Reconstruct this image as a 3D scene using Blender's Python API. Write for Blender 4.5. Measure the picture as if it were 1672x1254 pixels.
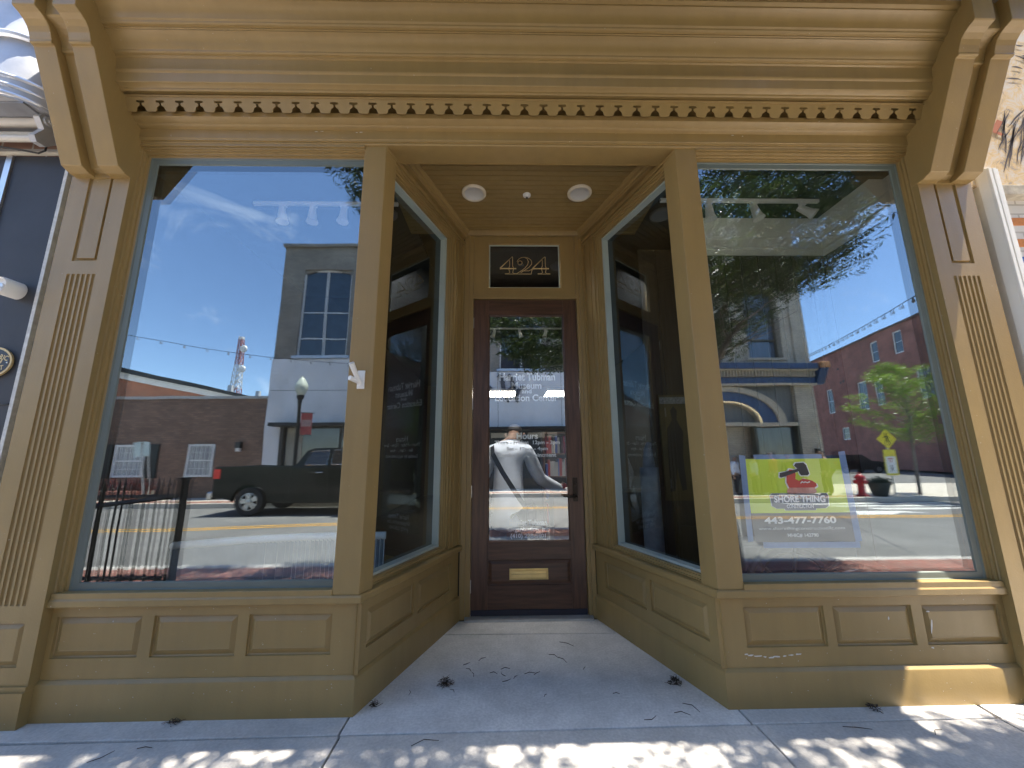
import bpy, bmesh, math, random
import numpy as np
from mathutils import Vector, Matrix, Quaternion
R = math.radians
rnd = random.Random(7)
for o in list(bpy.data.objects): bpy.data.objects.remove(o)
SC = bpy.context.scene
COL = SC.collection

# ------------------------------------------------------------------ camera, sky, sun
cam_d = bpy.data.cameras.new("camera"); cam = bpy.data.objects.new("camera", cam_d); COL.objects.link(cam)
CAM_Y = -2.348
pitch, yaw, roll = R(10.75), R(1.127), R(-0.404)
r_ = Vector((math.cos(yaw), -math.sin(yaw), 0)); f_ = Vector((math.sin(yaw), math.cos(yaw), 0)); Zu = Vector((0, 0, 1))
f2 = f_*math.cos(pitch) + Zu*math.sin(pitch); u2 = Zu*math.cos(pitch) - f_*math.sin(pitch)
r3 = r_*math.cos(roll) + u2*math.sin(roll); u3 = u2*math.cos(roll) - r_*math.sin(roll)
m = Matrix((r3, u3, -f2)).transposed().to_4x4(); m.translation = Vector((0, CAM_Y, 1.35))
cam.matrix_world = m
cam_d.sensor_width = 36; cam_d.lens = 628/1672*36; cam_d.clip_start = 0.02; cam_d.clip_end = 2000
SC.camera = cam
SUN = Vector((0.30, -0.078, 1.0)).normalized()
w = bpy.data.worlds.new("World"); SC.world = w; w.use_nodes = True
nt = w.node_tree; nt.nodes.clear()
out = nt.nodes.new('ShaderNodeOutputWorld'); bg = nt.nodes.new('ShaderNodeBackground')
sky = nt.nodes.new('ShaderNodeTexSky'); sky.sky_type = 'NISHITA'; sky.sun_disc = False
sky.sun_elevation = math.asin(SUN.z); sky.sun_rotation = math.atan2(SUN.x, SUN.y)
sky.air_density = 1.0; sky.dust_density = 0.0; sky.ozone_density = 3.0; sky.altitude = 1500
bg.inputs[1].default_value = 0.12
tc = nt.nodes.new('ShaderNodeTexCoord')
mp = nt.nodes.new('ShaderNodeMapping'); mp.inputs['Scale'].default_value = (1.6, 1.6, 3.2); mp.inputs['Rotation'].default_value = (0.3, 0.5, 0.4)
n1 = nt.nodes.new('ShaderNodeTexNoise'); n1.inputs['Scale'].default_value = 2.2; n1.inputs['Detail'].default_value = 9; n1.inputs['Roughness'].default_value = 0.62; n1.inputs['Distortion'].default_value = 0.6
cr = nt.nodes.new('ShaderNodeValToRGB'); cr.color_ramp.elements[0].position = 0.59; cr.color_ramp.elements[1].position = 0.86
cr.color_ramp.elements[0].color = (0, 0, 0, 1); cr.color_ramp.elements[1].color = (0.6, 0.6, 0.6, 1)
mx = nt.nodes.new('ShaderNodeMix'); mx.data_type = 'RGBA'; mx.inputs[7].default_value = (7.5, 8.0, 8.6, 1)
nt.links.new(tc.outputs['Generated'], mp.inputs[0]); nt.links.new(mp.outputs[0], n1.inputs[0]); nt.links.new(n1.outputs[0], cr.inputs[0])
nt.links.new(cr.outputs[0], mx.inputs[0]); nt.links.new(sky.outputs[0], mx.inputs[6]); nt.links.new(mx.outputs[2], bg.inputs[0]); nt.links.new(bg.outputs[0], out.inputs[0])
sl = bpy.data.lights.new("sun", 'SUN'); sl.energy = 4.4; sl.angle = R(0.53); sl.color = (1.0, 0.93, 0.82)
so = bpy.data.objects.new("sun", sl); COL.objects.link(so); so.rotation_mode = 'QUATERNION'; so.rotation_quaternion = SUN.to_track_quat('Z', 'Y')
SC.view_settings.view_transform = 'Standard'; SC.view_settings.look = 'None'; SC.view_settings.gamma = 1; SC.view_settings.use_curve_mapping = False
SC.view_settings.exposure = 2.25
SC.render.engine = 'CYCLES'
SC.cycles.use_denoising = True
SC.cycles.max_bounces = 10; SC.cycles.diffuse_bounces = 4; SC.cycles.glossy_bounces = 5; SC.cycles.transparent_max_bounces = 16
SC.cycles.sample_clamp_indirect = 6

# ------------------------------------------------------------------ materials
MATS = {}
def mat(name, col, rough=0.5, var=0.08, vscale=3.0, bump=0.0, bscale=60.0, metal=0.0, spec=0.5, stretch=None, col2=None, detail=5, emit=None):
    if name in MATS: return MATS[name]
    m = bpy.data.materials.new(name); m.use_nodes = True; t = m.node_tree; b = t.nodes['Principled BSDF']
    b.inputs['Roughness'].default_value = rough; b.inputs['Metallic'].default_value = metal; b.inputs['Specular IOR Level'].default_value = spec
    tc = t.nodes.new('ShaderNodeTexCoord'); mp = t.nodes.new('ShaderNodeMapping')
    if stretch: mp.inputs['Scale'].default_value = stretch
    t.links.new(tc.outputs['Object'], mp.inputs[0])
    n = t.nodes.new('ShaderNodeTexNoise'); n.inputs['Scale'].default_value = vscale; n.inputs['Detail'].default_value = detail; n.inputs['Roughness'].default_value = 0.6
    t.links.new(mp.outputs[0], n.inputs[0])
    mx = t.nodes.new('ShaderNodeMix'); mx.data_type = 'RGBA'
    c2 = col2 or tuple(min(1, c*(1+var)) for c in col); c1 = col if col2 else tuple(c*(1-var) for c in col)
    mx.inputs[6].default_value = (*c1, 1); mx.inputs[7].default_value = (*c2, 1)
    cr = t.nodes.new('ShaderNodeValToRGB'); cr.color_ramp.elements[0].position = 0.32; cr.color_ramp.elements[1].position = 0.68
    t.links.new(n.outputs[0], cr.inputs[0]); t.links.new(cr.outputs[0], mx.inputs[0]); t.links.new(mx.outputs[2], b.inputs['Base Color'])
    if bump:
        n2 = t.nodes.new('ShaderNodeTexNoise'); n2.inputs['Scale'].default_value = bscale; n2.inputs['Detail'].default_value = 4
        t.links.new(mp.outputs[0], n2.inputs[0])
        bp = t.nodes.new('ShaderNodeBump'); bp.inputs['Strength'].default_value = bump; bp.inputs['Distance'].default_value = 0.004
        t.links.new(n2.outputs[0], bp.inputs['Height']); t.links.new(bp.outputs[0], b.inputs['Normal'])
    if emit:
        b.inputs['Emission Color'].default_value = (*emit[0], 1); b.inputs['Emission Strength'].default_value = emit[1]
    MATS[name] = m; return m

def brick(name, c1, c2, mortar, scale=1.0, axis='xz', bw=0.21, bh=0.072, rough=0.85, patch=0.25):
    m = bpy.data.materials.new(name); m.use_nodes = True; t = m.node_tree; b = t.nodes['Principled BSDF']; b.inputs['Roughness'].default_value = rough
    tc = t.nodes.new('ShaderNodeTexCoord'); sp = t.nodes.new('ShaderNodeSeparateXYZ'); cb = t.nodes.new('ShaderNodeCombineXYZ')
    t.links.new(tc.outputs['Object'], sp.inputs[0]); t.links.new(sp.outputs['X' if axis[0] == 'x' else 'Y'], cb.inputs[0]); t.links.new(sp.outputs['Y' if axis[1] == 'y' else 'Z'], cb.inputs[1])
    br = t.nodes.new('ShaderNodeTexBrick'); br.inputs['Color1'].default_value = (*c1, 1); br.inputs['Color2'].default_value = (*c2, 1); br.inputs['Mortar'].default_value = (*mortar, 1)
    br.inputs['Scale'].default_value = scale; br.inputs['Brick Width'].default_value = bw; br.inputs['Row Height'].default_value = bh; br.inputs['Mortar Size'].default_value = 0.007; br.inputs['Bias'].default_value = -0.1
    t.links.new(cb.outputs[0], br.inputs[0])
    n = t.nodes.new('ShaderNodeTexNoise'); n.inputs['Scale'].default_value = 0.9; n.inputs['Detail'].default_value = 8; n.inputs['Roughness'].default_value = 0.65
    t.links.new(tc.outputs['Object'], n.inputs[0])
    mr = t.nodes.new('ShaderNodeMapRange'); mr.inputs[1].default_value = 0.3; mr.inputs[2].default_value = 0.7; mr.inputs[3].default_value = 1-patch; mr.inputs[4].default_value = 1+patch
    t.links.new(n.outputs[0], mr.inputs[0])
    mu = t.nodes.new('ShaderNodeVectorMath'); mu.operation = 'SCALE'; t.links.new(br.outputs[0], mu.inputs[0]); t.links.new(mr.outputs[0], mu.inputs['Scale']); t.links.new(mu.outputs[0], b.inputs['Base Color'])
    bp = t.nodes.new('ShaderNodeBump'); bp.invert = True; bp.inputs['Distance'].default_value = 0.006; bp.inputs['Strength'].default_value = 0.7
    t.links.new(br.outputs['Fac'], bp.inputs['Height']); t.links.new(bp.outputs[0], b.inputs['Normal'])
    return m

def glass(name, refl, tint, wav=0.0, rough=0.0):
    m = bpy.data.materials.new(name); m.use_nodes = True; t = m.node_tree; t.nodes.clear()
    o = t.nodes.new('ShaderNodeOutputMaterial'); mix = t.nodes.new('ShaderNodeMixShader'); tr = t.nodes.new('ShaderNodeBsdfTransparent'); gl = t.nodes.new('ShaderNodeBsdfGlossy')
    tr.inputs[0].default_value = (*tint, 1); gl.inputs['Roughness'].default_value = rough; gl.inputs[0].default_value = (0.86, 0.95, 1.0, 1)
    lw = t.nodes.new('ShaderNodeLayerWeight'); lw.inputs[0].default_value = 0.5
    mr = t.nodes.new('ShaderNodeMapRange'); mr.inputs[3].default_value = refl; mr.inputs[4].default_value = min(1, refl+0.5)
    pw = t.nodes.new('ShaderNodeMath'); pw.operation = 'POWER'; pw.inputs[1].default_value = 3
    t.links.new(lw.outputs['Facing'], pw.inputs[0]); t.links.new(pw.outputs[0], mr.inputs[0]); t.links.new(mr.outputs[0], mix.inputs[0])
    t.links.new(tr.outputs[0], mix.inputs[1]); t.links.new(gl.outputs[0], mix.inputs[2]); t.links.new(mix.outputs[0], o.inputs[0])
    if wav:
        tc = t.nodes.new('ShaderNodeTexCoord'); n = t.nodes.new('ShaderNodeTexNoise'); n.inputs['Scale'].default_value = 2.5; n.inputs['Detail'].default_value = 1.0
        t.links.new(tc.outputs['Object'], n.inputs[0])
        bp = t.nodes.new('ShaderNodeBump'); bp.inputs['Strength'].default_value = 1.0; bp.inputs['Distance'].default_value = wav
        t.links.new(n.outputs[0], bp.inputs['Height']); t.links.new(bp.outputs[0], gl.inputs['Normal'])
    return m

def leafmat(name, c1, c2):
    m = bpy.data.materials.new(name); m.use_nodes = True; t = m.node_tree; t.nodes.clear()
    o = t.nodes.new('ShaderNodeOutputMaterial'); d = t.nodes.new('ShaderNodeBsdfDiffuse'); tl = t.nodes.new('ShaderNodeBsdfTranslucent'); g = t.nodes.new('ShaderNodeBsdfGlossy'); g.inputs['Roughness'].default_value = 0.4
    mx = t.nodes.new('ShaderNodeMixShader'); mx.inputs[0].default_value = 0.45; mx2 = t.nodes.new('ShaderNodeMixShader'); mx2.inputs[0].default_value = 0.06
    gi = t.nodes.new('ShaderNodeNewGeometry'); cm = t.nodes.new('ShaderNodeMix'); cm.data_type = 'RGBA'; cm.inputs[6].default_value = (*c1, 1); cm.inputs[7].default_value = (*c2, 1)
    t.links.new(gi.outputs['Random Per Island'], cm.inputs[0])
    t.links.new(cm.outputs[2], d.inputs[0]); t.links.new(cm.outputs[2], tl.inputs[0])
    t.links.new(d.outputs[0], mx.inputs[1]); t.links.new(tl.outputs[0], mx.inputs[2]); t.links.new(mx.outputs[0], mx2.inputs[1]); t.links.new(g.outputs[0], mx2.inputs[2]); t.links.new(mx2.outputs[0], o.inputs[0])
    return m

def paintmat(name, c, rough=0.42):
    """brushed exterior paint with chips, grime and faint brush marks"""
    m = mat(name, c, rough, var=0.06, vscale=2.2, bump=0.16, bscale=90)
    t = m.node_tree; b = t.nodes['Principled BSDF']
    mx = [n for n in t.nodes if n.bl_idname == 'ShaderNodeMix'][0]
    tc = [n for n in t.nodes if n.bl_idname == 'ShaderNodeTexCoord'][0]
    v = t.nodes.new('ShaderNodeTexNoise'); v.inputs['Scale'].default_value = 55; v.inputs['Detail'].default_value = 3
    cr = t.nodes.new('ShaderNodeValToRGB'); cr.color_ramp.elements[0].position = 0.745; cr.color_ramp.elements[1].position = 0.765
    cr.color_ramp.elements[0].color = (0, 0, 0, 1); cr.color_ramp.elements[1].color = (0.8, 0.8, 0.8, 1)
    m2 = t.nodes.new('ShaderNodeMix'); m2.data_type = 'RGBA'; m2.inputs[7].default_value = (0.50, 0.44, 0.33, 1)
    t.links.new(tc.outputs['Object'], v.inputs[0]); t.links.new(v.outputs[0], cr.inputs[0]); t.links.new(cr.outputs[0], m2.inputs[0]); t.links.new(mx.outputs[2], m2.inputs[6])
    # grime streaks running down
    mp = t.nodes.new('ShaderNodeMapping'); mp.inputs['Scale'].default_value = (14, 14, 1.1); g = t.nodes.new('ShaderNodeTexNoise'); g.inputs['Scale'].default_value = 1.0; g.inputs['Detail'].default_value = 6
    t.links.new(tc.outputs['Object'], mp.inputs[0]); t.links.new(mp.outputs[0], g.inputs[0])
    mr = t.nodes.new('ShaderNodeMapRange'); mr.inputs[1].default_value = 0.35; mr.inputs[2].default_value = 0.75; mr.inputs[3].default_value = 1.03; mr.inputs[4].default_value = 0.93
    t.links.new(g.outputs[0], mr.inputs[0])
    mu = t.nodes.new('ShaderNodeVectorMath'); mu.operation = 'SCALE'; t.links.new(m2.outputs[2], mu.inputs[0]); t.links.new(mr.outputs[0], mu.inputs['Scale']); t.links.new(mu.outputs[0], b.inputs['Base Color'])
    rr = t.nodes.new('ShaderNodeMapRange'); rr.inputs[3].default_value = rough-0.08; rr.inputs[4].default_value = rough+0.16
    t.links.new(g.outputs[0], rr.inputs[0]); t.links.new(rr.outputs[0], b.inputs['Roughness'])
    return m

BRONZE = paintmat('bronze_paint', (0.292, 0.196, 0.072), 0.36)
DOORWOOD = mat('mahogany', (0.052, 0.024, 0.014), 0.30, col2=(0.135, 0.066, 0.038), vscale=3.5, stretch=(9, 9, 0.7), bump=0.25, bscale=14, detail=8)
DOORWOOD_H = mat('mahogany_rail', (0.047, 0.022, 0.013), 0.30, col2=(0.125, 0.060, 0.035), vscale=3.5, stretch=(0.7, 9, 9), bump=0.25, bscale=14, detail=8)
METALG = mat('pale_green_metal', (0.40, 0.46, 0.42), 0.4, var=0.06)
METALW = mat('window_metal', (0.13, 0.155, 0.135), 0.4, var=0.06)
METALD = mat('grey_green_metal', (0.20, 0.23, 0.20), 0.4, var=0.08)
WHITE = mat('white_paint', (0.74, 0.73, 0.70), 0.45, var=0.05)
WHITE2 = mat('white_plastic', (0.80, 0.79, 0.76), 0.35, var=0.03)
BLACK = mat('black_metal', (0.012, 0.012, 0.013), 0.35, var=0.1)
BLACKR = mat('black_rubber', (0.015, 0.015, 0.016), 0.6, var=0.2)
BRASS = mat('brass', (0.72, 0.55, 0.25), 0.28, metal=1.0, var=0.08, vscale=12)
STEEL = mat('steel', (0.62, 0.60, 0.57), 0.3, metal=0.9, var=0.06)
GOLD = mat('gold_leaf', (0.62, 0.46, 0.22), 0.45, metal=0.2, var=0.1)
FROST = mat('frosted_vinyl', (0.85, 0.86, 0.88), 0.6, var=0.04)
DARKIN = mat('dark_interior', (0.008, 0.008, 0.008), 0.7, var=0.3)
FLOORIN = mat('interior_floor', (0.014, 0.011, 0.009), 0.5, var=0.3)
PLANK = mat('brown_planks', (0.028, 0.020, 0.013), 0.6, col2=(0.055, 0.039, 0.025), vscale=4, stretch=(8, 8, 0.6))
CROWN = mat('cream_crown', (0.80, 0.80, 0.72), 0.5, var=0.05)
SHORTG = glass('window_glass', 0.15, (0.97, 0.985, 0.98), wav=0.0004)
DOORG = glass('door_glass', 0.34, (0.95, 0.96, 0.96), wav=0.0003)
SIDEG = glass('side_glass', 0.11, (0.58, 0.65, 0.66), wav=0.0005)

def conc(name, c, joint=None):
    m = mat(name, c, 0.85, var=0.10, vscale=1.3, bump=0.35, bscale=130, detail=8)
    t = m.node_tree; b = t.nodes['Principled BSDF']; mx = [n for n in t.nodes if n.bl_idname == 'ShaderNodeMix'][0]; tc = [n for n in t.nodes if n.bl_idname == 'ShaderNodeTexCoord'][0]
    n = t.nodes.new('ShaderNodeTexNoise'); n.inputs['Scale'].default_value = 70; n.inputs['Detail'].default_value = 6
    mr = t.nodes.new('ShaderNodeMapRange'); mr.inputs[1].default_value = 0.3; mr.inputs[2].default_value = 0.7; mr.inputs[3].default_value = 0.86; mr.inputs[4].default_value = 1.1
    n2 = t.nodes.new('ShaderNodeTexNoise'); n2.inputs['Scale'].default_value = 4.5; n2.inputs['Detail'].default_value = 9; n2.inputs['Roughness'].default_value = 0.7
    mr2 = t.nodes.new('ShaderNodeMapRange'); mr2.inputs[1].default_value = 0.35; mr2.inputs[2].default_value = 0.62; mr2.inputs[3].default_value = 0.84; mr2.inputs[4].default_value = 1.04
    t.links.new(tc.outputs['Object'], n.inputs[0]); t.links.new(tc.outputs['Object'], n2.inputs[0]); t.links.new(n.outputs[0], mr.inputs[0]); t.links.new(n2.outputs[0], mr2.inputs[0])
    a = t.nodes.new('ShaderNodeMath'); a.operation = 'MULTIPLY'; t.links.new(mr.outputs[0], a.inputs[0]); t.links.new(mr2.outputs[0], a.inputs[1])
    mu = t.nodes.new('ShaderNodeVectorMath'); mu.operation = 'SCALE'; t.links.new(mx.outputs[2], mu.inputs[0]); t.links.new(a.outputs[0], mu.inputs['Scale']); t.links.new(mu.outputs[0], b.inputs['Base Color'])
    return m
CONC = conc('sidewalk_concrete', (0.56, 0.53, 0.49))
CONC2 = conc('entry_concrete', (0.64, 0.62, 0.59))
ASPH = mat('asphalt', (0.175, 0.170, 0.162), 0.9, var=0.18, vscale=0.8, bump=0.4, bscale=120, detail=9)
ASPHL = mat('asphalt_worn', (0.17, 0.165, 0.155), 0.9, var=0.15, vscale=0.5, bump=0.3, bscale=120)

# ------------------------------------------------------------------ mesh builder
ROOTLOC = {}
def tag(o, label=None, cat=None, group=None, kind=None):
    if label: o['label'] = label
    if cat: o['category'] = cat
    if group: o['group'] = group
    if kind: o['kind'] = kind
    return o
def thing(name, label, cat, loc=(0, 0, 0), group=None):
    o = bpy.data.objects.new(name, None); o.empty_display_size = 0.1; COL.objects.link(o); o.location = loc
    ROOTLOC[o] = Vector(loc); return tag(o, label, cat, group)

class MB:
    def __init__(s, M=None): s.v = []; s.f = []; s.mi = []; s.M = M; s.cur = 0
    def add(s, vs, fs):
        b = len(s.v)
        for p in vs:
            p = Vector(p)
            s.v.append(tuple(s.M @ p) if s.M else tuple(p))
        for f in fs: s.f.append([b+i for i in f]); s.mi.append(s.cur)
        return s
    def box(s, x0, y0, z0, x1, y1, z1):
        x0, x1 = min(x0, x1), max(x0, x1); y0, y1 = min(y0, y1), max(y0, y1); z0, z1 = min(z0, z1), max(z0, z1)
        return s.add([(x0,y0,z0),(x1,y0,z0),(x1,y1,z0),(x0,y1,z0),(x0,y0,z1),(x1,y0,z1),(x1,y1,z1),(x0,y1,z1)],
            [(0,3,2,1),(4,5,6,7),(0,1,5,4),(1,2,6,5),(2,3,7,6),(3,0,4,7)])
    def prism(s, poly, a, b, axis='x'):
        n = len(poly)
        def P(p, t): return {'x': (t, p[0], p[1]), 'y': (p[0], t, p[1]), 'z': (p[0], p[1], t)}[axis]
        return s.add([P(p, a) for p in poly]+[P(p, b) for p in poly], [list(range(n))[::-1], list(range(n, 2*n))]+[(i, (i+1) % n, n+(i+1) % n, n+i) for i in range(n)])
    def strip(s, prof, a, b, axis='x'):   # open profile extruded
        n = len(prof)
        def P(p, t): return {'x': (t, p[0], p[1]), 'y': (p[0], t, p[1]), 'z': (p[0], p[1], t)}[axis]
        return s.add([P(p, a) for p in prof]+[P(p, b) for p in prof], [(i, i+1, n+i+1, n+i) for i in range(n-1)])
    def tube(s, pts, r, seg=8, caps=True):
        pts = [Vector(p) for p in pts]; n = len(pts); rr = r if isinstance(r, (list, tuple)) else [r]*n
        vs = []; prev = None
        for i, p in enumerate(pts):
            d = (pts[min(i+1, n-1)]-pts[max(i-1, 0)]).normalized()
            if prev is None:
                a = Vector((0, 0, 1)) if abs(d.z) < 0.9 else Vector((1, 0, 0)); u = d.cross(a).normalized()
            else: u = (prev - d*prev.dot(d)).normalized()
            prev = u; v = d.cross(u)
            for k in range(seg):
                t = 2*math.pi*k/seg; vs.append(p+u*math.cos(t)*rr[i]+v*math.sin(t)*rr[i])
        fs = [(i*seg+k, i*seg+(k+1) % seg, (i+1)*seg+(k+1) % seg, (i+1)*seg+k) for i in range(n-1) for k in range(seg)]
        if caps: fs += [list(range(seg))[::-1], list(range((n-1)*seg, n*seg))]
        return s.add(vs, fs)
    def lathe(s, prof, seg=24, c=(0, 0, 0), axis='z', caps=True):
        vs = []; n = len(prof)
        for (r, h) in prof:
            for k in range(seg):
                t = 2*math.pi*k/seg; a, b = r*math.cos(t), r*math.sin(t)
                p = {'z': (a, b, h), 'y': (a, h, b), 'x': (h, a, b)}[axis]
                vs.append((p[0]+c[0], p[1]+c[1], p[2]+c[2]))
        fs = [(i*seg+k, i*seg+(k+1) % seg, (i+1)*seg+(k+1) % seg, (i+1)*seg+k) for i in range(n-1) for k in range(seg)]
        if caps and prof[0][0] > 1e-4: fs.append(list(range(seg))[::-1])
        if caps and prof[-1][0] > 1e-4: fs.append(list(range((n-1)*seg, n*seg)))
        return s.add(vs, fs)
    def rings(s, rect, prof, fill=False):
        """rect (u0,v0,u1,v1); prof list of (inset, w). local coords u,v,w"""
        vs = []
        for a, w in prof:
            vs += [(rect[0]+a, rect[1]+a, w), (rect[2]-a, rect[1]+a, w), (rect[2]-a, rect[3]-a, w), (rect[0]+a, rect[3]-a, w)]
        fs = [(4*i+k, 4*i+(k+1) % 4, 4*i+4+(k+1) % 4, 4*i+4+k) for i in range(len(prof)-1) for k in range(4)]
        if fill: b = 4*(len(prof)-1); fs.append((b, b+1, b+2, b+3))
        return s.add(vs, fs)
    def holed(s, rect, holes, prof=None, w=0.0):
        us = sorted({rect[0], rect[2]} | {h[0] for h in holes} | {h[2] for h in holes}); vs_ = sorted({rect[1], rect[3]} | {h[1] for h in holes} | {h[3] for h in holes})
        for i in range(len(us)-1):
            for j in range(len(vs_)-1):
                cu, cv = (us[i]+us[i+1])/2, (vs_[j]+vs_[j+1])/2
                if any(h[0] < cu < h[2] and h[1] < cv < h[3] for h in holes): continue
                s.add([(us[i], vs_[j], w), (us[i+1], vs_[j], w), (us[i+1], vs_[j+1], w), (us[i], vs_[j+1], w)], [(0, 1, 2, 3)])
        if prof:
            for h in holes: s.rings(h, [(a, w+d) for a, d in prof], fill=True)
        return s
    def path(s, pts, prof, closed=False):
        """plan path, prof [(offset to the right, z)]"""
        n = len(pts); cols = []
        for i in range(n):
            p = Vector(pts[i]); dirs = []
            if i > 0: dirs.append((Vector(pts[i])-Vector(pts[i-1])).normalized())
            if i < n-1: dirs.append((Vector(pts[i+1])-Vector(pts[i])).normalized())
            ns = [Vector((d.y, -d.x)) for d in dirs]
            nn = ns[0] if len(ns) == 1 else (ns[0]+ns[1])/(1+ns[0].dot(ns[1]))
            cols.append((p, nn))
        k = len(prof); vs = [(c[0].x+c[1].x*o, c[0].y+c[1].y*o, z) for c in cols for o, z in prof]
        fs = [(i*k+j, (i+1)*k+j, (i+1)*k+j+1, i*k+j+1) for i in range(n-1) for j in range(k-1)]
        return s.add(vs, fs)
    def build(s, name, mats, parent=None, smooth=False, bevel=0.0, merge=False, recalc=True, **tg):
        me = bpy.data.meshes.new(name); off = Vector((0, 0, 0))
        p = parent
        while p is not None:
            if p in ROOTLOC: off = ROOTLOC[p]; break
            p = p.parent
        vs = [(a[0]-off.x, a[1]-off.y, a[2]-off.z) for a in s.v]
        me.from_pydata(vs, [], s.f); mats = mats if isinstance(mats, (list, tuple)) else [mats]
        for mm in mats: me.materials.append(mm)
        if len(mats) > 1: me.polygons.foreach_set('material_index', s.mi)
        if merge or recalc:
            bm = bmesh.new(); bm.from_mesh(me)
            if merge: bmesh.ops.remove_doubles(bm, verts=bm.verts, dist=1e-5)
            if recalc: bmesh.ops.recalc_face_normals(bm, faces=bm.faces)
            bm.to_mesh(me); bm.free()
        if smooth:
            me.polygons.foreach_set('use_smooth', [True]*len(me.polygons))
            me.set_sharp_from_angle(angle=R(38 if smooth is True else smooth))
        o = bpy.data.objects.new(name, me); COL.objects.link(o)
        if parent is not None: o.parent = parent
        if bevel:
            md = o.modifiers.new('bevel', 'BEVEL'); md.width = bevel; md.segments = 2; md.limit_method = 'ANGLE'; md.angle_limit = R(40)
        return tag(o, **tg)

def frameM(o, u, v=(0, 0, 1)):
    u = Vector(u).normalized(); v = Vector(v).normalized(); wv = u.cross(v)
    M = Matrix((u, v, wv)).transposed().to_4x4(); M.translation = Vector(o); return M
def kids(o): return [c for c in bpy.data.objects if c.parent == o]
def dup(o, loc=None, rz=None, scale=None, parent=None, label=None):
    c = o.copy(); COL.objects.link(c)
    if parent is not None: c.parent = parent
    if loc is not None: c.location = loc
    if rz is not None: c.rotation_euler = (0, 0, rz)
    if scale is not None: c.scale = (scale,)*3 if not isinstance(scale, tuple) else scale
    if label: c['label'] = label
    for k in kids(o): dup(k, parent=c)
    return c
def text_verts(body, rect, M, depth=0.0, bold=0.0, keep=True, align='c'):
    """text fitted in rect (u0,v0,u1,v1), returns MB"""
    cu = bpy.data.curves.new('t', 'FONT'); cu.body = body; cu.offset = bold; cu.resolution_u = 4
    ob = bpy.data.objects.new('t', cu); COL.objects.link(ob)
    dg = bpy.context.evaluated_depsgraph_get(); me = bpy.data.meshes.new_from_object(ob.evaluated_get(dg))
    vs = [v.co.copy() for v in me.vertices]; fs = [list(p.vertices) for p in me.polygons]
    bpy.data.objects.remove(ob); bpy.data.curves.remove(cu); bpy.data.meshes.remove(me)
    x0, x1 = min(v.x for v in vs), max(v.x for v in vs); y0, y1 = min(v.y for v in vs), max(v.y for v in vs)
    sx = (rect[2]-rect[0])/(x1-x0); sy = (rect[3]-rect[1])/(y1-y0)
    b = MB(M); b.add([(rect[0]+(v.x-x0)*sx, rect[1]+(v.y-y0)*sy, depth) for v in vs], fs); return b

# ================================================================== GROUND
# asphalt ground sheet, carriageway, far pavement, near pavement
MB().add([(-400, -500, -0.17), (400, -500, -0.17), (400, 60, -0.17), (-400, 60, -0.17)], [(0, 1, 2, 3)]).build('ground', ASPHL, kind='structure')
KN, KF = -2.95, -10.15
b = MB(); b.add([(-90, KF, -0.15), (90, KF, -0.15), (90, KN, -0.15), (-90, KN, -0.15)], [(0, 1, 2, 3)]); b.build('road', ASPH, kind='structure')
YEL = mat('yellow_road_paint', (0.62, 0.33, 0.04), 0.8, var=0.15, vscale=6)
WRP = mat('white_road_paint', (0.66, 0.65, 0.60), 0.8, var=0.15, vscale=6)
b = MB()
cen = [(-90, -6.25), (-12, -6.3), (-7, -6.4), (-4, -6.92), (0, -7.1), (5, -7.25), (90, -7.25)]
for dy in (-0.11, 0.11):
    for i in range(len(cen)-1):
        (x0, y0), (x1, y1) = cen[i], cen[i+1]
        b.add([(x0, y0+dy-.05, -0.146), (x1, y1+dy-.05, -0.146), (x1, y1+dy+.05, -0.146), (x0, y0+dy+.05, -0.146)], [(0, 1, 2, 3)])
b.build('centre_lines', YEL, kind='structure')
b = MB()
for y, x0, x1, sk in [(-9.75, 8.6, 13.6, .1), (-9.2, 9.6, 13.3, .15), (-8.6, 10.2, 13.4, .2), (-8.0, 9.0, 10.6, .5)]:
    b.add([(x0, y-.16, -0.146), (x1, y-.16, -0.146), (x1+sk, y+.16, -0.146), (x0+sk, y+.16, -0.146)], [(0, 1, 2, 3)])
b.add([(9.2, -7.95, -.1455), (10.6, -8.05, -.1455), (9.9, -7.55, -.1455), (8.9, -7.5, -.1455)], [(0, 1, 2, 3)])
b.build('crosswalk', WRP, kind='structure')
# far pavement with kerb
PAVF = mat('far_concrete', (0.58, 0.52, 0.43), 0.85, var=0.12, vscale=2, bump=0.2)
b = MB(); b.box(-90, KF-0.001, -0.16, 90, -16, -0.002); b.build('far_pavement', PAVF, kind='structure', bevel=0.01)
RB = brick('red_paver', (0.30, 0.11, 0.08), (0.24, 0.10, 0.075), (0.30, 0.26, 0.22), axis='xy', bw=0.2, bh=0.1)
b = MB(); b.box(-90, KF-0.16, -0.0015, 12, KF-0.62, 0.0025); b.build('far_brick_border', RB, kind='structure')
# near pavement: slabs cut at their joints
J1 = -0.115                                  # long joint along the front
b = MB()
g = 0.005
def slab(poly, top=0.0):
    b.prism(poly, -0.16, top, 'z')
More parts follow.
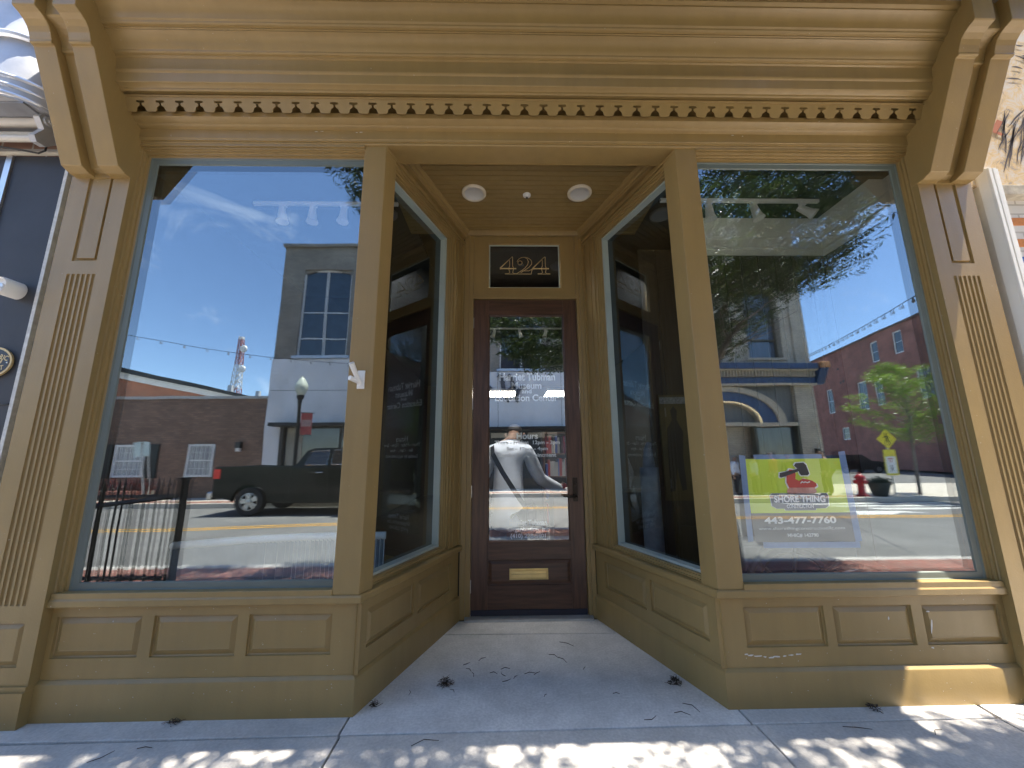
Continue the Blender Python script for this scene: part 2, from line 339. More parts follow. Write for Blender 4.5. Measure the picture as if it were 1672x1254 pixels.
# apron between building and J1 (left, right)
slab([(-9, 0.3), (-9, J1-.045+g), (-0.83-g, J1-.02+g), (-0.83-g, 0.3)]); slab([(1.26+g, 0.3), (1.26+g, J1+g), (2.56-g, J1+.01+g), (2.62, 0.3)])
slab([(2.57+g, J1), (2.64, 0.3), (9, 0.3), (9, J1+.03)])
b.build('apron_slabs', CONC, kind='structure', bevel=0.004)
b = MB()
slab([(-0.83+g, J1-.02+g), (1.26-g, J1+g), (1.26-g, 0.93-g), (-0.83+g, 0.96-g)]); slab([(-0.6, 0.96+g), (1.0, 0.93+g), (1.0, 1.2), (-0.6, 1.2)])
b.build('entry_slab', CONC2, kind='structure', bevel=0.003)
b = MB()
xs = [-9, -6.4, -4.2, -2.55, -0.82, 1.275, 2.56, 4.6, 6.6, 9]
def yj(x): return J1-.02 + (x+0.8)*0.0095
for i in range(len(xs)-1):
    sk = 0.0
    x0, x1 = xs[i]+g, xs[i+1]-g
    slab([(x0, yj(x0)-g), (x0+.01, -1.1+g), (x1+.01, -1.1+g), (x1, yj(x1)-g)][::-1])
    slab([(x0+.01, -1.1-g), (x0+.01, -2.16), (x1+.01, -2.16), (x1+.01, -1.1-g)][::-1])
b.box(-90, 0.3, -0.16, -9.01, -2.16, 0); b.box(9.01, 0.3, -0.16, 90, -2.16, 0)
b.build('sidewalk', CONC, kind='structure', bevel=0.004)
b = MB(); b.box(-90, -2.165, -0.16, 90, -2.80, -0.002); b.build('brick_border', RB, kind='structure')
b = MB(); b.box(-90, -2.805, -0.16, 90, KN, 0.0); b.build('kerb', CONC, kind='structure', bevel=0.012)
b = MB(); b.box(-9, 0.31, -0.2, 9, -2.1, -0.03); b.build('slab_bed', mat('joint_dirt', (0.035, 0.03, 0.024), 0.95, var=0.3), kind='structure')

# ================================================================== STOREFRONT
XC = 0.20
SF = thing('storefront_building', 'bronze painted wooden storefront with recessed central doorway, fluted pilasters and big display windows', 'building', (XC, 0, 0))
LP = [(-2.50, 0), (-0.812, 0), (-0.382, 1.222)]
RP = [(0.770, 1.215), (1.205, 0), (2.88, 0)]
pl = [(-.06, 0), (0, 0), (0, .168), (-.003, .176), (-.012, .184), (-.018, .190), (-.06, .192)]
sl_ = [(-.14, .552), (.010, .555), (.014, .560), (.014, .590), (.008, .598), (-.06, .606), (-.14, .612)]
panP = [(0, 0), (0.002, -0.013), (0.007, -0.016), (0.011, -0.015), (0.036, -0.003), (0.038, -0.004)]
for path_, fr, sides, in ((LP, (-2.50, -0.806), ((LP[1], LP[2], 1)),), (RP, (1.199, 2.88), ((RP[0], RP[1], -1)),)):
    MB().path(path_, pl).build('plinth', BRONZE, SF, smooth=25)
    MB().path(path_, sl_).build('sill', BRONZE, SF, smooth=25)
OFF = 0.022
b = MB(frameM((0, OFF, 0), (1, 0, 0)))
b.holed((-2.50, .188, -0.806, .556), [(-2.472, .292, -2.008, .500), (-1.942, .290, -1.484, .500), (-1.424, .290, -0.964, .499)], panP)
b.build('panelled_dado', BRONZE, SF, merge=True)
b = MB(frameM((0, OFF, 0), (1, 0, 0)))
b.holed((1.199, .188, 2.88, .556), [(1.356, .290, 1.820, .501), (1.873, .288, 2.332, .499), (2.394, .287, 2.856, .497)], panP)
b.build('panelled_dado', BRONZE, SF, merge=True)
def sideM(a, c, off):
    a, c = Vector((*a, 0)), Vector((*c, 0)); u = (c-a).normalized(); n = Vector((u.y, -u.x, 0)); return frameM(a - n*off, u), (c-a).length
ML, LL = sideM(LP[1], LP[2], OFF); MR, LR = sideM(RP[0], RP[1], OFF)
b = MB(ML); b.holed((0.006, .188, LL, .556), [(0.105, .285, 0.595, .490), (0.65, .272, 1.145, .485)], panP); b.build('panelled_dado', BRONZE, SF, merge=True)
b = MB(MR); b.holed((0, .188, LR-.006, .556), [(0.135, .272, 0.640, .482), (0.69, .285, 1.185, .490)], panP); b.build('panelled_dado', BRONZE, SF, merge=True)
# ---- windows: wood moulding > metal frame, panes
wood = [(0, -.004), (.001, -.006), (.004, -.010), (.014, -.010), (.015, -.020), (.018, -.023), (.030, -.023), (.031, -.034), (.045, -.036)]
metal = [(.045, -.036), (.052, -.036), (.056, -.041), (.086, -.043), (.092, -.052)]
def window(name, M, rect, topx=0.0, label=None, gl=SHORTG, dbl=True, deep=0.0, wd=wood, mt=metal, mm=METALG):
    fr = MB(M); fr.rings(rect, wd); o = fr.build(name, BRONZE, SF, merge=True, label=label)
    MB(M).rings(rect, mt).build('metal_frame', METALW if dbl else mm, o, merge=True)
    a = mt[-1][0]-.004; d = mt[-1][1]+.002
    g_ = MB(M); g_.add([(rect[0]+a, rect[1]+a, d), (rect[2]-a, rect[1]+a, d), (rect[2]-a, rect[3]-a, d), (rect[0]+a, rect[3]-a, d)], [(0, 1, 2, 3)])
    g_.build('pane', gl, o)
    if dbl:
        g_ = MB(M); g_.add([(rect[0]+a, rect[1]+a, d-.028), (rect[2]-a, rect[1]+a, d-.028), (rect[2]-a, rect[3]-a, d-.028), (rect[0]+a, rect[3]-a, d-.028)], [(0, 1, 2, 3)])
        g_.build('inner_pane', gl, o)
    return o
FM = frameM((0, 0, 0), (1, 0, 0))
WL = window('display_window', FM, (-2.498, .578, -0.862, 3.458), label='left display window reflecting blue sky and a green pickup truck')
WR = window('display_window', FM, (1.255, .578, 2.878, 3.458), label='right display window reflecting a tree and a red brick building')
swood = [(0, 0), (.002, -.012), (.016, -.014), (.016, -.026), (.024, -.028), (.024, -.055)]
smetal = [(.024, -.055), (.040, -.055), (.040, -.060), (.042, -.112)]
WSL = window('side_window', ML, (0.105, .612, 1.055, 3.42), gl=SIDEG, dbl=False, wd=swood, mt=smetal)
WSR = window('side_window', MR, (0.24, .612, 1.19, 3.42), gl=SIDEG, dbl=False, wd=swood, mt=smetal)
# casing strips around side windows, up to the ceiling
for Mx, L_, far0, far1, near0, near1 in ((ML, LL, 1.055, LL, .012, .105), (MR, LR, 0.0, 0.24, 1.19, LR-.012)):
    b = MB(Mx)
    b.holed((min(far0, near0), .606, max(far1, near1), 3.56), [(min(near1, far1), .612, max(near0, far0), 3.42)], None)
    # head mouldings
    for z, d, h in ((3.435, .010, .02), (3.462, .020, .026), (3.52, .034, .05)):
        b.box(0.0, z, -0.01, L_, z+h, d)
    c0 = far0 if far0 > .5 else far1
    s_ = 1 if far0 > .5 else -1
    b.box(c0+s_*.030, .606, -.01, c0+s_*.055, 3.44, .012); b.box(c0+s_*.10, .606, -.01, c0+s_*.165, 3.44, .008); b.box(c0+s_*.20, .606, -.01, c0+s_*.232, 3.44, .020)
    b.build('casing', BRONZE, SF, bevel=0.0025)
# head mouldings over the display windows and rails under them
for xa, xb in ((-2.498, -.966), (1.359, 2.878)):
    b = MB(); b.box(xa, -.014, 3.470, xb, .05, 3.489); b.box(xa, -.004, 3.456, xb, .05, 3.4698); b.build('head_moulding', BRONZE, SF, bevel=.002)
    b = MB(); b.box(xa, -.008, .595, xb, .05, .628); b.build('bottom_rail', BRONZE, SF, bevel=.003)
# piers
def pier(x0, x1, inner, s_):
    b = MB(); bx = inner[0]; u = (Vector(inner[1])-Vector(inner[0])).normalized()*.118
    b.prism([(x0, -.002), (x1, -.002), (x1+u.x, -.002+u.y), (x1+u.x-s_*.05, .006+u.y+.03), (x0, .12)], .598, 3.53, 'z')
    return b.build('pier', BRONZE, SF, bevel=0.004)
pier(-0.968, -0.818, (LP[1], LP[2]), 1)
pier(1.361, 1.211, (RP[1], RP[0]), -1)
# header beam, cornice
corn = [(.15, 3.60), (.15, 3.488), (.0, 3.488), (-.010, 3.489), (-.016, 3.496), (-.014, 3.506), (-.022, 3.508), (-.024, 3.516), (-.028, 3.520), (-.030, 3.585), (-.050, 3.590), (-.058, 3.594), (-.062, 3.600),
        (-.095, 3.611), (-.103, 3.617), (-.105, 3.650), (-.040, 3.656), (-.040, 3.722), (-.180, 3.722), (-.196, 3.714), (-.203, 3.720), (-.205, 3.730), (-.216, 3.736), (-.232, 3.740), (-.236, 3.745), (-.240, 3.806), (-.246, 3.810),
        (-.250, 3.818), (-.251, 3.826), (-.249, 3.832), (-.256, 3.90), (-.266, 3.904), (-.268, 3.910), (-.280, 3.912), (-.287, 3.918), (-.289, 3.928), (-.297, 3.936), (-.305, 3.955), (-.320, 3.978), (-.338, 3.992), (-.352, 3.998),
        (-.352, 4.006), (-.358, 4.008), (-.358, 4.016), (-.372, 4.018), (-.379, 4.024), (-.381, 4.033), (-.390, 4.040), (-.398, 4.062), (-.412, 4.086), (-.432, 4.100), (-.448, 4.106), (-.449, 4.116), (-.470, 4.120), (-.474, 4.150)]
CRN = MB().strip(corn, -2.60, 3.0).build('cornice', BRONZE, SF, smooth=30, recalc=True)
FLAKE = mat('flaking_paint', (0.40, 0.36, 0.29), 0.8, col2=(0.17, 0.12, 0.07), vscale=18, bump=0.5, bscale=40)
MB().box(-2.96, 0.02, 4.152, 3.36, -0.56, 4.26).build('cornice_cap', FLAKE, SF, bevel=0.006)
# scalloped fascia board with T slots
tx0, tx1, nT = -2.403, 2.812, 41
pitchT = (tx1-tx0)/nT
tilt = math.atan2(0.034, 0.085)
ML_ = frameM((0, -0.132, 3.622), (1, 0, 0), (0, -math.sin(tilt), math.cos(tilt)))
Hb = 0.092
bot = [(-2.5, 0)]
for i in range(nT+1):
    c = tx0+i*pitchT
    half = [(.041, 0.0), (.033, .0025), (.0285, .012), (.0255, .022), (.019, .030), (.012, .0335), (.0075, .035), (.0075, .053), (.0215, .053), (.0265, .056), (.0265, .0635), (.0215, .0665)]
    L = [(c-a, z) for a, z in half]; Rr = [(c+a, z) for a, z in reversed(half)]
    bot += L+Rr
bot += [(2.88, 0), (2.88, Hb), (-2.5, Hb)]
b = MB(ML_)
n = len(bot); b.add([(u, v, 0.0) for u, v in bot]+[(u, v, -0.005) for u, v in bot], [list(range(n)), list(range(n, 2*n))[::-1]]+[(i, (i+1) % n, n+(i+1) % n, n+i) for i in range(n)])
b.build('scalloped_fascia', BRONZE, SF)
# dark hollow behind the slots is real depth: a bead along the top of the board
b = MB(ML_); b.box(-2.5, Hb-.004, -.014, 2.88, Hb+.006, .006); b.build('fascia_bead', BRONZE, SF, bevel=.002)
# corbels
prof = [(.02, 3.20), (-.066, 3.203), (-.120, 3.222), (-.124, 3.232), (-.380, 3.826), (-.398, 3.828), (-.404, 3.836), (-.402, 3.846), (-.408, 3.862), (-.416, 3.886), (-.430, 3.912), (-.452, 3.934), (-.478, 3.948), (-.506, 3.955), (-.512, 3.962), (-.516, 4.02), (-.522, 4.149), (.02, 4.149)]
grv = [(y+.055 if y < 0 else y, z+(.02 if z < 3.3 else 0)) for y, z in prof]
def corbel(x0, x1):
    w_ = x1-x0; a, c = x0+w_*.36, x0+w_*.64
    b = MB(); b.prism(prof, x0, a); b.prism(prof, c, x1); b.prism(grv, a-.001, c+.001)
    o = b.build('corbel', BRONZE, SF, bevel=.003)
    q = MB(); q.box(x0-.004, -.524, 3.975, x1+.004, -.51, 4.1); return o
corbel(-2.86, -2.497); corbel(2.877, 3.24)
# pilasters
def pilaster(x0, x1, cx):
    b = MB(FM)
    xa, xb = cx-.098, cx+.098
    px0, px1 = cx-.078, cx+.078
    # face with holes for top panel, flute field, bottom panel
    fl = (cx-.095, .575, cx+.095, 2.512)
    low = (cx-.105, .276, cx+.105, .492)
    bm_ = [(u, v) for u, v in ()]
    W = .030
    tp = (px0, 2.60, px1, 3.225)
    us = (x0, x1)
    b.holed((x0, .19, x1, 3.24), [tp, fl, low], None, w=W)
    b.rings(tp, [(0, W), (.002, W-.010), (.020, W-.016), (.022, W-.004)], fill=True)
    b.rings(low, [(0, W), (.002, W-.012), (.008, W-.014), (.030, W-.003)], fill=True)
    # flutes
    nf = 6; fw = (fl[2]-fl[0])/nf; seg = 6
    for i in range(nf):
        c = fl[0]+(i+.5)*fw; r = fw*.33
        pts = [(c-fw/2, 0)]+[(c-r*math.cos(math.pi*k/seg), -r*math.sin(math.pi*k/seg)) for k in range(seg+1)]+[(c+fw/2, 0)]
        zz = [fl[1]]+[fl[1]+r*(1-math.cos(t)) for t in (.5, 1.0, 1.57)]+[fl[3]-r*(1-math.cos(t)) for t in (1.57, 1.0, .5)]+[fl[3]]
        sc = [0, math.sin(.5), math.sin(1.0), 1, 1, math.sin(1.0), math.sin(.5), 0]
        vs = []
        for z, s_ in zip(zz, sc): vs += [(pu, z, W+pd*s_) for pu, pd in pts]
        k = len(pts); b.add(vs, [(j*k+i_, j*k+i_+1, (j+1)*k+i_+1, (j+1)*k+i_) for j in range(len(zz)-1) for i_ in range(k-1)])
    # sides
    b.add([(x0, .19, W), (x0, 3.24, W), (x0, 3.24, -.10), (x0, .19, -.10), (x1, .19, W), (x1, 3.24, W), (x1, 3.24, -.10), (x1, .19, -.10)], [(0, 1, 2, 3), (4, 5, 6, 7)])
    b.box(x0-.004, 0, -.08, x1+.004, .166, W+.022); b.box(x0-.002, .166, -.08, x1+.002, .190, W+.010)
    b.box(x0+.06, 3.20, 0, x1-.02, 3.235, W+.004)
    b.box(x0+.004, 3.235, -.10, x1-.004, 4.15, W-.012)
    return b.build('pilaster', BRONZE, SF, merge=True)
pilaster(-2.88, -2.50, -2.685); pilaster(2.88, 3.26, 3.068)
# recess ceiling: beadboard
pr = []; y = 0.148
while y < 1.24:
    pr += [(y, 3.604), (y+.042, 3.604), (y+.043, 3.618), (y+.049, 3.618), (y+.050, 3.603), (y+.0545, 3.603)]; y += .0555
MB().strip(pr, -0.95, 1.35).build('recess_ceiling', BRONZE, SF)
b = MB(); b.path([(-0.80, .0), (-0.382, 1.20)], [(-.02, 3.545), (.006, 3.545), (.016, 3.552), (.020, 3.575), (.034, 3.592), (.036, 3.603)])
b.path([(-0.38, 1.205), (.77, 1.205)], [(-.02, 3.560), (.006, 3.560), (.014, 3.575), (.020, 3.603)]); b.path([(.770, 1.20), (1.195, 0)], [(-.02, 3.545), (.006, 3.545), (.016, 3.552), (.020, 3.575), (.034, 3.592), (.036, 3.603)])
b.build('crown_moulding', BRONZE, SF, smooth=25)
b = MB(); b.box(-.82, .150, 3.48, 1.22, .152, 3.62); b.build('beam_back', BRONZE, SF)
CAN = mat('can_trim', (0.70, 0.62, 0.48), 0.5, var=0.06); CANI = mat('can_inside', (0.62, 0.60, 0.56), 0.3, var=0.05)
for (x, y_) in ((-0.259, .622), (.656, .614)):
    b = MB(); b.lathe([(.105, 3.6035), (.104, 3.590), (.098, 3.584), (.084, 3.584), (.080, 3.588)], 40, (x, y_, 0), caps=False); o = b.build('recessed_light', CAN, SF, smooth=True)
    b = MB(); b.lathe([(.0805, 3.588), (.072, 3.592), (.060, 3.598), (.040, 3.601), (.0, 3.602)], 32, (x, y_, 0), caps=False); b.build('reflector', CANI, o, smooth=60)
b = MB(); b.lathe([(.034, 3.603), (.033, 3.592), (.026, 3.588), (.014, 3.590), (.012, 3.578), (0, 3.577)], 24, (.2, .645, 0)); o = b.build('sprinkler_head', WHITE2, SF, smooth=True)
b = MB(); b.lathe([(.009, 3.576), (.011, 3.570), (0, 3.569)], 12, (.2, .645, 0)); b.build('nozzle', mat('dark_nozzle', (.05, .05, .05), .4), o)
# ---- door wall
b = MB(); DY = 1.215
for x0, x1 in ((-.395, -.345), (.745, .785)): b.box(x0, DY-.006, 0, x1, DY+.14, 3.60)
for x0, x1 in ((-.347, -.302), (.712, .747)): b.box(x0, DY+.006, 0.0, x1, DY+.16, 3.60)
b.box(-.303, DY+.004, 2.883, .713, DY+.14, 2.930)
b.build('door_casing', BRONZE, SF, bevel=.003)
DM = frameM((0, DY, 0), (1, 0, 0))
b = MB(DM); b.holed((-.303, 2.930, .713, 3.600), [(-.158, 3.005, .568, 3.490)], None, w=-.020)
b.rings((-.158, 3.005, .568, 3.490), [(0, -.020), (.002, -.034), (.006, -.036), (.006, -.045)])
b.rings((-.300, 2.933, .710, 3.578), [(0, -.019), (.0, -.0165), (.012, -.0165), (.012, -.0199)])
TR = b.build('transom', BRONZE, SF, merge=True)
b = MB(DM); b.rings((-.152, 3.011, .562, 3.484), [(0, -.045), (.010, -.045), (.010, -.052)]); b.build('metal_frame', METALG, TR)
b = MB(DM); b.add([(-.15, 3.01, -.05), (.56, 3.01, -.05), (.56, 3.48, -.05), (-.15, 3.48, -.05)], [(0, 1, 2, 3)]); b.build('pane', glass('transom_glass', .10, (.7, .72, .75)), TR)
# 424 numerals drawn as gold outlines
def stroke(mb, pts, wd, d=-.0485, closed=False):
    P = [Vector(p) for p in pts]; n = len(P)
    for i in range(n if closed else n-1):
        a, c = P[i], P[(i+1) % n]; e = (c-a)
        if e.length < 1e-6: continue
        e.normalize(); nn = Vector((-e.y, e.x))*wd/2; e *= wd*.45
        mb.add([(a.x-e.x+nn.x, a.y-e.y+nn.y, d), (c.x+e.x+nn.x, c.y+e.y+nn.y, d), (c.x+e.x-nn.x, c.y+e.y-nn.y, d), (a.x-e.x-nn.x, a.y-e.y-nn.y, d)], [(0, 1, 2, 3)])
def four(mb, x):
    z0 = 3.168; T = lambda p: (x+p[0], z0+p[1])
    stroke(mb, [T(p) for p in [(.118, .185), (.0, .068), (.0, .052)]], .007); stroke(mb, [T(p) for p in [(.118, .185), (.0, .060)]], .006)
    mb.add([(*T((.0, .052)), -.0482), (*T((.162, .052)), -.0482), (*T((.162, .066)), -.0482), (*T((.0, .066)), -.0482)], [(0, 1, 2, 3)])
    stroke(mb, [T(p) for p in [(.118, .187), (.126, .187), (.126, .085), (.132, .075), (.134, .060)]], .006)
    stroke(mb, [T(p) for p in [(.096, .150), (.096, .085), (.090, .075), (.088, .060)]], .006)
    stroke(mb, [T(p) for p in [(.088, .050), (.092, .035), (.097, .016), (.085, .006), (.050, .003), (.050, 0), (.172, 0), (.172, .003), (.138, .006), (.126, .016), (.130, .035), (.134, .050)]], .006)
def two(mb, x):
    z0 = 3.168; T = lambda p: (x+p[0], z0+p[1])
    arc = lambda cx, cz, r, rz, a, c, n=14: [(cx+r*math.cos(R(a+(c-a)*i/n)), cz+rz*math.sin(R(a+(c-a)*i/n))) for i in range(n+1)]
    stroke(mb, [T(p) for p in arc(.033, .122, .022, .022, 0, 360)], .007)
    stroke(mb, [T(p) for p in arc(.078, .125, .075, .058, 170, 0)+[(.150, .105), (.120, .070), (.070, .035), (.040, .014)]], .006)
    stroke(mb, [T(p) for p in [(.085, .180), (.108, .165), (.118, .135), (.110, .100), (.080, .062), (.040, .030), (.0, .006), (.0, 0), (.145, 0), (.158, .062), (.150, .050), (.120, .034), (.040, .034)]], .006)
b = MB(DM); four(b, -.040); two(b, .128); four(b, .292); b.build('house_number', GOLD, TR)
# door leaf
DLM = frameM((0, DY+.022, 0), (1, 0, 0))
DOOR = MB(DLM); DOOR.cur = 0
b = MB(DLM)
x0, x1 = -.298, .708; gx0, gx1, gz0, gz1 = -.152, .578, .617, 2.717
b.box(x0, .030, -.045, gx0, 2.876, 0); b.box(gx1, .030, -.045, x1, 2.876, 0)
door = b.build('door', DOORWOOD, SF, bevel=.003, label='dark mahogany front door with tall glass pane')
b = MB(DLM); b.box(gx0, gz1, -.044, gx1, 2.8755, -.0012); b.box(gx0, .468, -.044, gx1, gz0, -.0012); b.box(gx0, .0305, -.044, gx1, .262, -.0012)
b.rings((gx0, .262, gx1, .468), [(0, -.002), (.003, -.012), (.010, -.014), (.034, -.004)], fill=True)
b.rings((gx0, gz0, gx1, gz1), [(0, -.001), (.004, -.010), (.010, -.014), (.010, -.020)])
b.build('door_rails', DOORWOOD_H, door, bevel=.002)
b = MB(DLM); b.add([(gx0, gz0, -.018), (gx1, gz0, -.018), (gx1, gz1, -.018), (gx0, gz1, -.018)], [(0, 1, 2, 3)]); b.build('door_pane', DOORG, door)
b = MB(DLM); b.box(x0+.004, .022, -.01, x1-.004, .070, .010); b.build('door_sweep', mat('navy_rubber', (.010, .013, .03), .4), door, bevel=.003)
# mail slot
b = MB(DLM); b.rings((.036, .306, .374, .396), [(0, -.004), (0, .004), (.010, .005), (.014, .001), (.018, .001)])
b.box(.054, .322, -.003, .356, .350, .003); b.box(.054, .353, -.003, .356, .381, .0045); b.box(.056, .372, -.002, .354, .378, .007)
for u in (.045, .365):
    for v in (.316, .386): b.lathe([(.004, 0.004), (.003, .007), (0, .0075)], 8, (u, v, 0))
b.build('mail_slot', BRASS, door, bevel=.0012)
# handle set
b = MB(DLM); b.box(.612, .955, 0, .657, 1.165, .010); b.lathe([(.014, .010), (.012, .016), (.006, .017)], 16, (.634, 1.105, 0))
b.tube([(.634, 1.003, .008), (.634, 1.003, .045), (.618, 1.003, .055), (.575, 1.001, .056), (.52, 1.004, .050)], [.013, .012, .011, .009, .007], 10)
b.build('door_handle', mat('oil_bronze', (.03, .022, .016), .35, metal=.6), door, smooth=True)
for z in (2.637, 1.842, 1.048, .258):
    b = MB(DLM); b.lathe([(.007, z-.052), (.007, z+.052)], 10, (-.303, 0, 0)) if False else b.tube([(-.3015, z-.052, .006), (-.3015, z+.052, .006)], .0075, 10)
    b.box(-.3145, z-.05, -.006, -.303, z+.05, -.0005); b.build('hinge', STEEL, door, smooth=True)
# vinyl lettering
LT = [("Harriet Tubman", (-.050, 2.066, .484, 2.142)), ("Museum", (.066, 1.985, .352, 2.052)), ("and", (.163, 1.943, .257, 1.984)), ("Education Center", (-.092, 1.868, .508, 1.934)),
      ("Hours", (.110, 1.512, .308, 1.572)), ("Thurs - Friday:  12pm - 3pm", (-.095, 1.455, .512, 1.500)), ("Sat - 12pm - 4pm", (.018, 1.400, .398, 1.442)), ("Sunday by Appointment", (-.060, 1.338, .476, 1.385)),
      ("Harriet Tubman", (.038, .748, .376, .798)), ("Organization, Inc", (.022, .688, .394, .738)), ("(410) 228-0401", (.048, .634, .362, .680))]
for tx, rc in LT:
    w_, h_ = rc[2]-rc[0], rc[3]-rc[1]
    text_verts(tx, rc, DLM, -.0195, bold=.03).build('lettering', FROST, door, recalc=False)
# threshold
b = MB(); b.prism([(1.165, 0), (1.175, .012), (1.23, .026), (1.33, .026), (1.33, 0)], -.345, .745); b.build('threshold', mat('aluminium_sill', (.42, .42, .41), .5, metal=.4, var=.15, vscale=9), SF)
# flag holder on the left pier
b = MB(); fx, fz = -.893, 1.83
b.box(fx-.014, -.010, fz-.062, fx+.030, .006, fz+.052)
b.tube([(fx+.003, -.004, fz-.035), (fx-.012, -.07, fz+.040), (fx-.020, -.10, fz+.078)], [.012, .0155, .0165], 14); b.tube([(fx-.002, -.02, fz-.02), (fx-.035, -.075, fz-.006)], .0145, 14)
b.tube([(fx-.0206, -.1015, fz+.0785), (fx-.0208, -.1022, fz+.0798)], .012, 14)
b.build('flag_holder', WHITE2, SF, smooth=True, bevel=.001)
# paint chips
CHIP = mat('bare_primer', (.62, .60, .56), .8, var=.1)
def chip(M, cu, cv, lw, lh, n=9, rot=0.0, seed=0):
    rr = random.Random(seed); P = []
    for k in range(n):
        t = 2*math.pi*k/n; q = rr.uniform(.45, 1.0); x_, y_ = math.cos(t)*lw*q, math.sin(t)*lh*q
        P.append((cu+x_*math.cos(rot)-y_*math.sin(rot), cv+x_*math.sin(rot)+y_*math.cos(rot), .0009))
    return P, [tuple(range(n))]
Mp = frameM((0, OFF, 0), (1, 0, 0))
b = MB(Mp)
for i, (x_, z_) in enumerate([(1.345, .258), (1.37, .252), (1.41, .248), (1.45, .243), (1.485, .240), (1.515, .243), (1.56, .246), (1.60, .250), (1.64, .254)]): b.add(*chip(Mp, x_, z_, .026 if i % 3 else .014, .005, seed=i))
b.add(*chip(Mp, 2.432, .385, .009, .050, rot=-.25, seed=31)); b.add(*chip(Mp, 2.415, .275, .012, .006, seed=32)); b.add(*chip(Mp, 2.19, .43, .005, .012, seed=33)); b.add(*chip(Mp, 2.425, .462, .014, .004, seed=35))
for i in range(26): b.add(*chip(Mp, rnd.choice([rnd.uniform(-2.45, -.85), rnd.uniform(1.25, 2.85)]), rnd.choice([.215, .235, .262, .525, .54])+rnd.uniform(-.008, .008), .003, .002, seed=50+i))
b.build('paint_chips', CHIP, SF, kind='stuff')
b = MB(FM)
for i in range(34): b.add([(p[0], p[1], .0012) for p in chip(FM, rnd.choice([rnd.uniform(-2.45, -.85), rnd.uniform(1.25, 2.85)]), rnd.uniform(.01, .16), .0035, .002, seed=90+i)[0]], [tuple(range(9))])
b.build('paint_chips', CHIP, SF, kind='stuff')
b = MB(FM); b.add([(p[0], p[1]-.0, .0312) for p in chip(FM, 0, 0, .001, .001, seed=3)[0]], [tuple(range(9))])
for (x_, z_, a_, c_) in [(-1.30, 3.574, .02, .003), (-1.26, 3.578, .014, .003), (-1.02, 3.571, .012, .003), (-.99, 3.573, .016, .003), (1.62, 3.576, .014, .003), (1.69, 3.57, .008, .004)]:
    b.add([(p[0], p[1], .0312) for p in chip(FM, x_, z_, a_, c_, seed=int(z_*1e4) % 97)[0]], [tuple(range(9))])
b.build('paint_chips', CHIP, SF, kind='stuff')
# body of the building: walls, floor above, interior of the shop
UPB = brick('upper_brick', (.22, .075, .05), (.28, .10, .07), (.32, .28, .24))
b = MB(); b.box(-2.94, .0, 4.262, 3.32, .30, 9.2); b.build('upper_wall', UPB, SF)
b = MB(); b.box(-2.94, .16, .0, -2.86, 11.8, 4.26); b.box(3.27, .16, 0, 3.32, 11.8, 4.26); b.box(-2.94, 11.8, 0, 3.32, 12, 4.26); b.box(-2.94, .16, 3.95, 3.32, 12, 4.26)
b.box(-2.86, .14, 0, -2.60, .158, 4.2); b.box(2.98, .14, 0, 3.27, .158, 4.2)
b.box(-.46, 1.37, 3.50, .86, 1.39, 3.94); b.box(-.50, 1.362, 0, -.465, 3.2, 3.94); b.box(.865, 1.362, 0, .90, 3.2, 3.94); b.build('inner_walls_and_baffles', DARKIN, SF)  # valance and two partitions here are added to block the fill panel's light
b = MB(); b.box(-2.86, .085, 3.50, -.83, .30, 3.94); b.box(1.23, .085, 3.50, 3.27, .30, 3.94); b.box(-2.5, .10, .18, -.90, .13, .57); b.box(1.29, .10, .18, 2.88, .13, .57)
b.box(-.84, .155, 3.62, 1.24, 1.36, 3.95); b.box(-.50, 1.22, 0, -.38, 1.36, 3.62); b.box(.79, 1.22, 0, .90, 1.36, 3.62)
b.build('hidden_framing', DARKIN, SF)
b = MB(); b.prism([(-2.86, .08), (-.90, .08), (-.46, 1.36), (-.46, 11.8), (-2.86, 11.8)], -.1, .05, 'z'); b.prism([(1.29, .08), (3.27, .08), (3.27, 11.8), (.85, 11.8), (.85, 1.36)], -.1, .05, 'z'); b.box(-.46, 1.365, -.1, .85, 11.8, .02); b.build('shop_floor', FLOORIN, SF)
# display bay, right: plank back wall with crown moulding
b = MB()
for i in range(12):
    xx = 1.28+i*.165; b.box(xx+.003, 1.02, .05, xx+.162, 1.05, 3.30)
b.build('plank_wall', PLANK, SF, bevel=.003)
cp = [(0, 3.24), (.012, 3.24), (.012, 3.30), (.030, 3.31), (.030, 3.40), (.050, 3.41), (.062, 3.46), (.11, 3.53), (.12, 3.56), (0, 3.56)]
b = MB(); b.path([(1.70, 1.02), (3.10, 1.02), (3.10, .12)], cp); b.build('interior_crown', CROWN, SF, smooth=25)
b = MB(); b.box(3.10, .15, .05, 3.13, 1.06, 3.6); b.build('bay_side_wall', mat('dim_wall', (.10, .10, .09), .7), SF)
b = MB(); b.box(.90, .30, 3.62, 3.27, 3.0, 3.66); b.box(-2.86, .30, 3.66, -.9, 3.0, 3.70); b.build('bay_ceiling', mat('bay_ceiling', (.022, .035, .042), .7, var=.3), SF)

